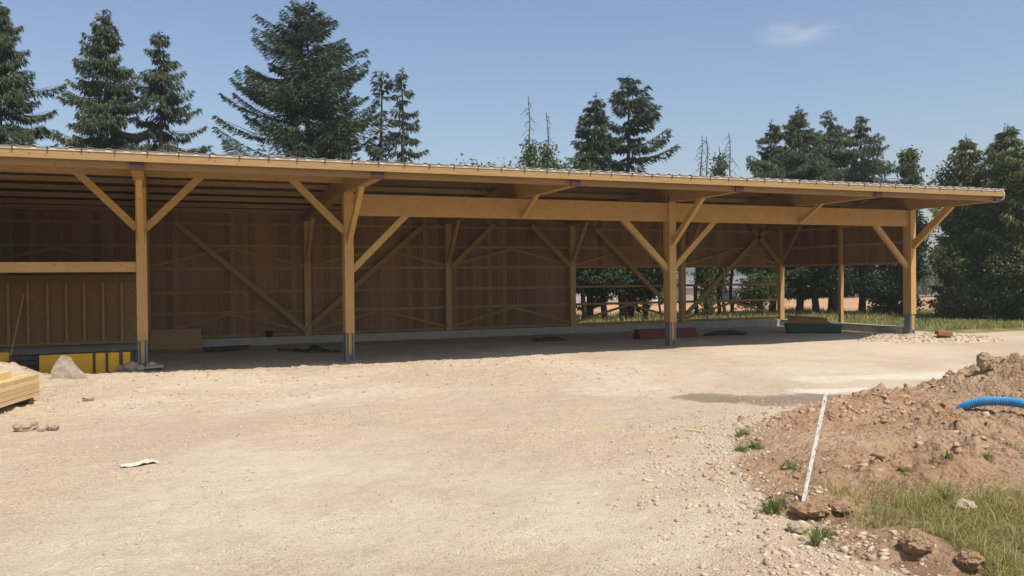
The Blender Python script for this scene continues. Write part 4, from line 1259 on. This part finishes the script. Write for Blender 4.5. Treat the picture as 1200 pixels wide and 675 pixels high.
# lower trees seen through the open bays
LOW = [('trunk in the middle of the first open bay hung with dark foliage', 730, 13.6, .24, 1.8, 6.3, 9500, 'd'),
       ('dark tree left in the open bay with foliage hanging to the ground', 684, 13.2, .14, 1.9, 6.2, 9500, 'd'),
       ('dark trunk with leafy sprouts second from left in the open bay', 707, 13.8, .17, 1.8, 6.4, 9500, 'd'),
       ('crooked dark trunk right of the middle trunks in the first open bay', 755, 13.0, .13, 2.0, 6.0, 9500, 'd'),
       ('thin stem beside the main post in the first open bay', 773, 12.6, .06, 2.9, 5.0, 1500, 'd'),
       ('ivy covered trunk standing in front of the grey farm building', 829, 12.5, .20, 1.8, 5.6, 3000, 'n'),
       ('slim bare trunk right of the ivy covered trunk in the second open bay', 848, 12.6, .10, 3.4, 5.6, 600, 'n'),
       ('leafy tree at the right of the second open bay with light green leaves', 890, 12.0, .18, .9, 6.4, 8500, 'l'),
       ('dark broad tree seen between the rear corner post and the thin gable post', 955, 12.6, .2, 1.9, 6.2, 9000, 'd'),
       ('dark trunk seen just left of the thin gable post', 980, 11.4, .17, 1.7, 5.6, 6500, 'd'),
       ('large dark evergreen bush to the left of the right corner post', 1045, 9.6, .2, .2, 5.6, 16000, 'd')]
for k, (la, X, v, r0, c0, h, nl, kd) in enumerate(LOW):
    rnd = np.random.RandomState(400 + k)
    x, y, _ = at_v(X, 350, v)
    q = []
    wd = 1.25 if kd != 'n' else .42
    if k == 6: wd = .25
    for j in range(12):
        f_ = j / 11
        q.append((wd * .35 * rnd.randn(), wd * .35 * rnd.randn(), c0 + (h - c0) * f_, wd * (.6 + .4 * rnd.rand()), wd * (.6 + .4 * rnd.rand()), .5, 1))
    V, T, lm = leaf_arrays(rnd, q, int(nl * 1.7), .11)
    for j in range(14):
        a_ = rnd.rand() * 6.283; z_ = c0 * .8 + (h - c0) * rnd.rand(); L_ = wd * (.8 + .6 * rnd.rand())
        lm.append([(t_ * L_ * math.cos(a_), t_ * L_ * math.sin(a_), z_ - .35 * t_ * t_ * L_ + .2 * t_) for t_ in np.linspace(0, 1, 4)] + [.02])
    if kd in 'n' and k == 5:
        V2, T2, _ = leaf_arrays(rnd, [(0, 0, zc, .3, .3, .3, 1) for zc in np.arange(.2, 3.4, .3)], 3000, .12)
        V = np.concatenate([V, V2]); T = np.concatenate([T, T2])
    put_tree('background_tree' if k != 10 else 'evergreen_bush', la, 'tree' if k != 10 else 'bush', x, y, h, V, T, lm, M['leafpale'] if kd == 'l' else (M['needle2'] if kd == 'd' else M['leaf']), M['bark'], r0=r0, lean=(.35 * rnd.randn() if k == 3 else .1 * rnd.randn(), 0), trunk_top=h * .85)

# big dense trees at the right
RT_ = [('tall dense conifer overgrown with ivy, leftmost of the big trees at the right', 1133, 160, 374, 34, 501, 'ivy'),
       ('tallest conifer of the dense trees at the right edge', 1180, 146, 376, 40, 502, 'ivy'),
       ('dark conifer half outside the right edge of the frame', 1222, 150, 378, 44, 503, 'ivy')]
for name_k, (la, X, Yt, Yb, hw, seed, kd) in enumerate(RT_):
    rnd = np.random.RandomState(seed)
    x, y, h, dist = tree_at(X, Yt, ybase=Yb)
    W_ = hw * dist / FPX
    V, T, lm = tree_arrays(rnd, h, [(0, W_ * 1.0), (.5, W_ * 1.05), (.75, W_ * .85), (.88, W_ * .55), (1, .15)], .5, .2, .2, .34, 7, .34, .9, gap=.2, hang=.6)
    q = [(.55 * W_ * rnd.randn() * .7, .3 * W_ * rnd.randn(), h * f_, W_ * (.75 - .4 * f_), W_ * .6, .6, 1) for f_ in np.linspace(.05, .78, 13)]
    V2, T2, _ = leaf_arrays(rnd, q, 27000, .11)
    # pale bare branches poking out
    for j in range(9):
        a_ = -2.3 + 1.9 * rnd.rand(); z_ = 1.0 + (h * .55) * rnd.rand(); L_ = W_ * 1.35
        lm.append([(t_ * L_ * math.cos(a_), t_ * L_ * math.sin(a_), z_ + L_ * (.25 * t_ - .7 * t_ * t_)) for t_ in np.linspace(.3, 1, 5)] + [.022])
    root = put_tree('ivy_clad_conifer', la, 'tree', x, y, h, V, T, lm, M['leaf'], M['barkpale'], r0=.22)
    F = np.arange(len(V2) * 4).reshape(-1, 4)
    np_mesh('ivy', V2.reshape(-1, 3), F, M['leaf'], {'tone': ('FACE', T2)}, parent=root)
# bare branchy shrub between shed corner and big trees
x, y = at_z(1122, 376)
rnd = np.random.RandomState(77); q = [(.25 * rnd.randn(), .3 * rnd.randn(), .3 + 2.6 * f_, .6, .6, .45, 1) for f_ in np.linspace(0, 1, 8)]
V, T, lm = leaf_arrays(rnd, q, 9000, .14)
for j in range(12):
    a_ = rnd.rand() * 6.283
    lm.append([(t_ * 1.2 * math.cos(a_), t_ * 1.2 * math.sin(a_), 1 + j * .35 + .6 * t_ - .4 * t_ * t_) for t_ in np.linspace(0, 1, 4)] + [.015])
put_tree('leafy_shrub', 'rounded leafy shrub at the left foot of the big trees at the right', 'shrub', x, y, 3.6, V, T, lm, M['leaf'], M['bark'], r0=.07)
# shrub tops peeping over the roof
for k, (X, Yt, la) in enumerate(((574, 188, 'low leafy shrub top showing over the roof left of the dead stems'), (663, 184, 'small green shrub top between the dead stems and the bent tree'))):
    x, y, h, dist = tree_at(X, Yt, 12.5); rnd = np.random.RandomState(600 + k)
    q = [(1.0 * (j - 1), .2 * rnd.randn(), h * .9 - .3, .8, .6, h * .12, 1) for j in range(3)] + [(0, 0, h * .5, .8, .7, h * .35, 1)]
    V, T, lm = leaf_arrays(rnd, q, 4500, .14)
    put_tree('leafy_shrub', la, 'shrub', x, y, h, V, T, lm, M['leafpale'], M['bark'], r0=.08, trunk_top=h * .8)

# ------------------------------------------------------------------ far background
def on_dist(X, d):
    """ground point seen at image column X, d metres ahead"""
    return loc((X - 600) / FPX * d, d)
# far wood along the field and a hazy hill
rnd = np.random.RandomState(900)
nb_ = 230
blobs_ = []
for k in range(nb_):
    X = -700 + 2900 * k / nb_ + 6 * rnd.randn(); d = 172 + 12 * rnd.rand()
    x, y = on_dist(X, d); hgt = 6.5 + 3.0 * fbm(X * .02, 0) + 1.5 * rnd.randn()
    if 780 < X < 872: hgt *= .45
    blobs_.append((x, y, -2.5 + hgt * .45, 4.0, 4.0, hgt * .5, 1))
V, T, _ = leaf_arrays(rnd, blobs_, 90000, .85)
o = np_mesh('far_wood', V.reshape(-1, 3), np.arange(len(V) * 4).reshape(-1, 4), M['leaf'], {'tone': ('FACE', T)})
tag(o, 'dark line of trees on the far side of the stubble field', 'wood', kind='stuff')
hx_ = np.linspace(-1600, 2400, 90)
P0 = []; 
for i, X in enumerate(hx_):
    x, y = on_dist(X, 520); zt = 9 + 7 * fbm(X * .004, 3.3, 3)
    x2, y2 = on_dist(X, 680)
    P0 += [(x, y, -4), (x2, y2, zt), (x2 * 1.1, y2 * 1.1 + 40, -4)]
F = []
for i in range(len(hx_) - 1):
    for k in range(2): F.append((i * 3 + k, (i + 1) * 3 + k, (i + 1) * 3 + k + 1, i * 3 + k + 1))
hill = np_mesh('far_hills', np.array(P0), F, plain('wooded_hill', (0.05, 0.075, 0.04), (0.07, 0.09, 0.045), .05, .9), smooth=True)
hill['kind'] = 'structure'
# grey farm building beyond the field
fx_, fy_ = on_dist(835, 150); zf = float(base_height(fx_, fy_))
farm = empty('farm_building', (fx_, fy_, zf), -YAW); tag(farm, 'low grey farm building with a dark opening beyond the field behind the shed', 'farm building')
b = MB(); b.span(-5, 6.5, 0, 7, -.3, 2.6); b.build('wall', M['wallgrey'], farm)
b = MB(); b.prism([(-.5, 2.55), (7.5, 2.55), (3.5, 4.6)], -5.4, 6.9, 'x'); b.build('roof', M['roofgrey'], farm)
b = MB(); b.span(.2, 4.2, -.06, -.02, 0, 2.1); b.build('opening', M['glass'], farm)
for x in (1.0, 3.3): 
    b = MB(); b.span(x, x + .28, -.14, -.07, 0, 2.2); b.build('pillar', M['carwhite'], farm)
# second pale building
fx_, fy_ = on_dist(722, 158); zf = float(base_height(fx_, fy_))
h2 = empty('farm_building', (fx_, fy_, zf), -YAW + .2); tag(h2, 'pale farm building glimpsed between the trunks in the first open bay', 'farm building')
b = MB(); b.span(-8, 8, 0, 6, -.3, 2.8); b.build('wall', M['wallgrey'], h2)
b = MB(); b.prism([(-.5, 2.75), (6.5, 2.75), (3, 5.0)], -8.4, 8.4, 'x'); b.build('roof', M['roofgrey'], h2)
for x in (-6, -2.5, 1, 4.5):
    b = MB(); b.span(x, x + 1.1, -.05, -.01, .9, 2.1); b.build('window', M['glass'], h2)
# parked white vehicles
def car(X, d, la, van=False):
    x, y = on_dist(X, d); z = float(base_height(x, y))
    c = empty('parked_van' if van else 'parked_car', (x, y, z), -YAW); tag(c, la, 'van' if van else 'car')
    b = MB()
    if van: pf = [(-2.3, .35), (2.2, .35), (2.35, .9), (1.7, 1.25), (1.1, 1.95), (-2.25, 2.0)]
    else: pf = [(-2.1, .3), (2.1, .3), (2.15, .75), (1.2, .95), (.6, 1.42), (-1.2, 1.45), (-2.0, .95)]
    b.prism(pf, -.85, .85, 'y'); b.build('body', M['carwhite'], c, bevel=.06)
    b = MB(); b.prism([(-.95, 1.0), (.95, 1.0), (.5, 1.34), (-.9, 1.36)] if not van else [(.5, 1.25), (1.45, 1.25), (1.05, 1.8), (.5, 1.8)], -.87, -.853, 'y'); b.build('window', M['glass'], c)
    for wx in (-1.35, 1.35):
        b = MB(); b.tube([(wx, -.9, .33), (wx, -.7, .33)], .33, 14); b.build('wheel', M['black'], c)
car(695, 140, 'white parked car glimpsed beyond the field at the left of the first open bay')
car(743, 142, 'white parked van glimpsed beyond the field between dark trunks', True)
car(764, 141, 'white parked car glimpsed beyond the field just left of the main post')
car(878, 143, 'white parked car right of the grey farm building beyond the field')

# ------------------------------------------------------------------ thin summer haze
b = MB(); b.span(-2200, 3200, -120, 1500, -40, 45)
hz = bpy.data.materials.new('summer_haze'); hz.use_nodes = True
hz.node_tree.nodes.clear()
ho = hz.node_tree.nodes.new('ShaderNodeOutputMaterial'); hv = hz.node_tree.nodes.new('ShaderNodeVolumePrincipled')
hv.inputs['Color'].default_value = (0.95, 0.94, 0.90, 1); hv.inputs['Density'].default_value = 0.0009
hv.inputs['Anisotropy'].default_value = 0.3
hz.node_tree.links.new(hv.outputs[0], ho.inputs['Volume'])
o = b.build('haze', hz, None); o['kind'] = 'stuff'
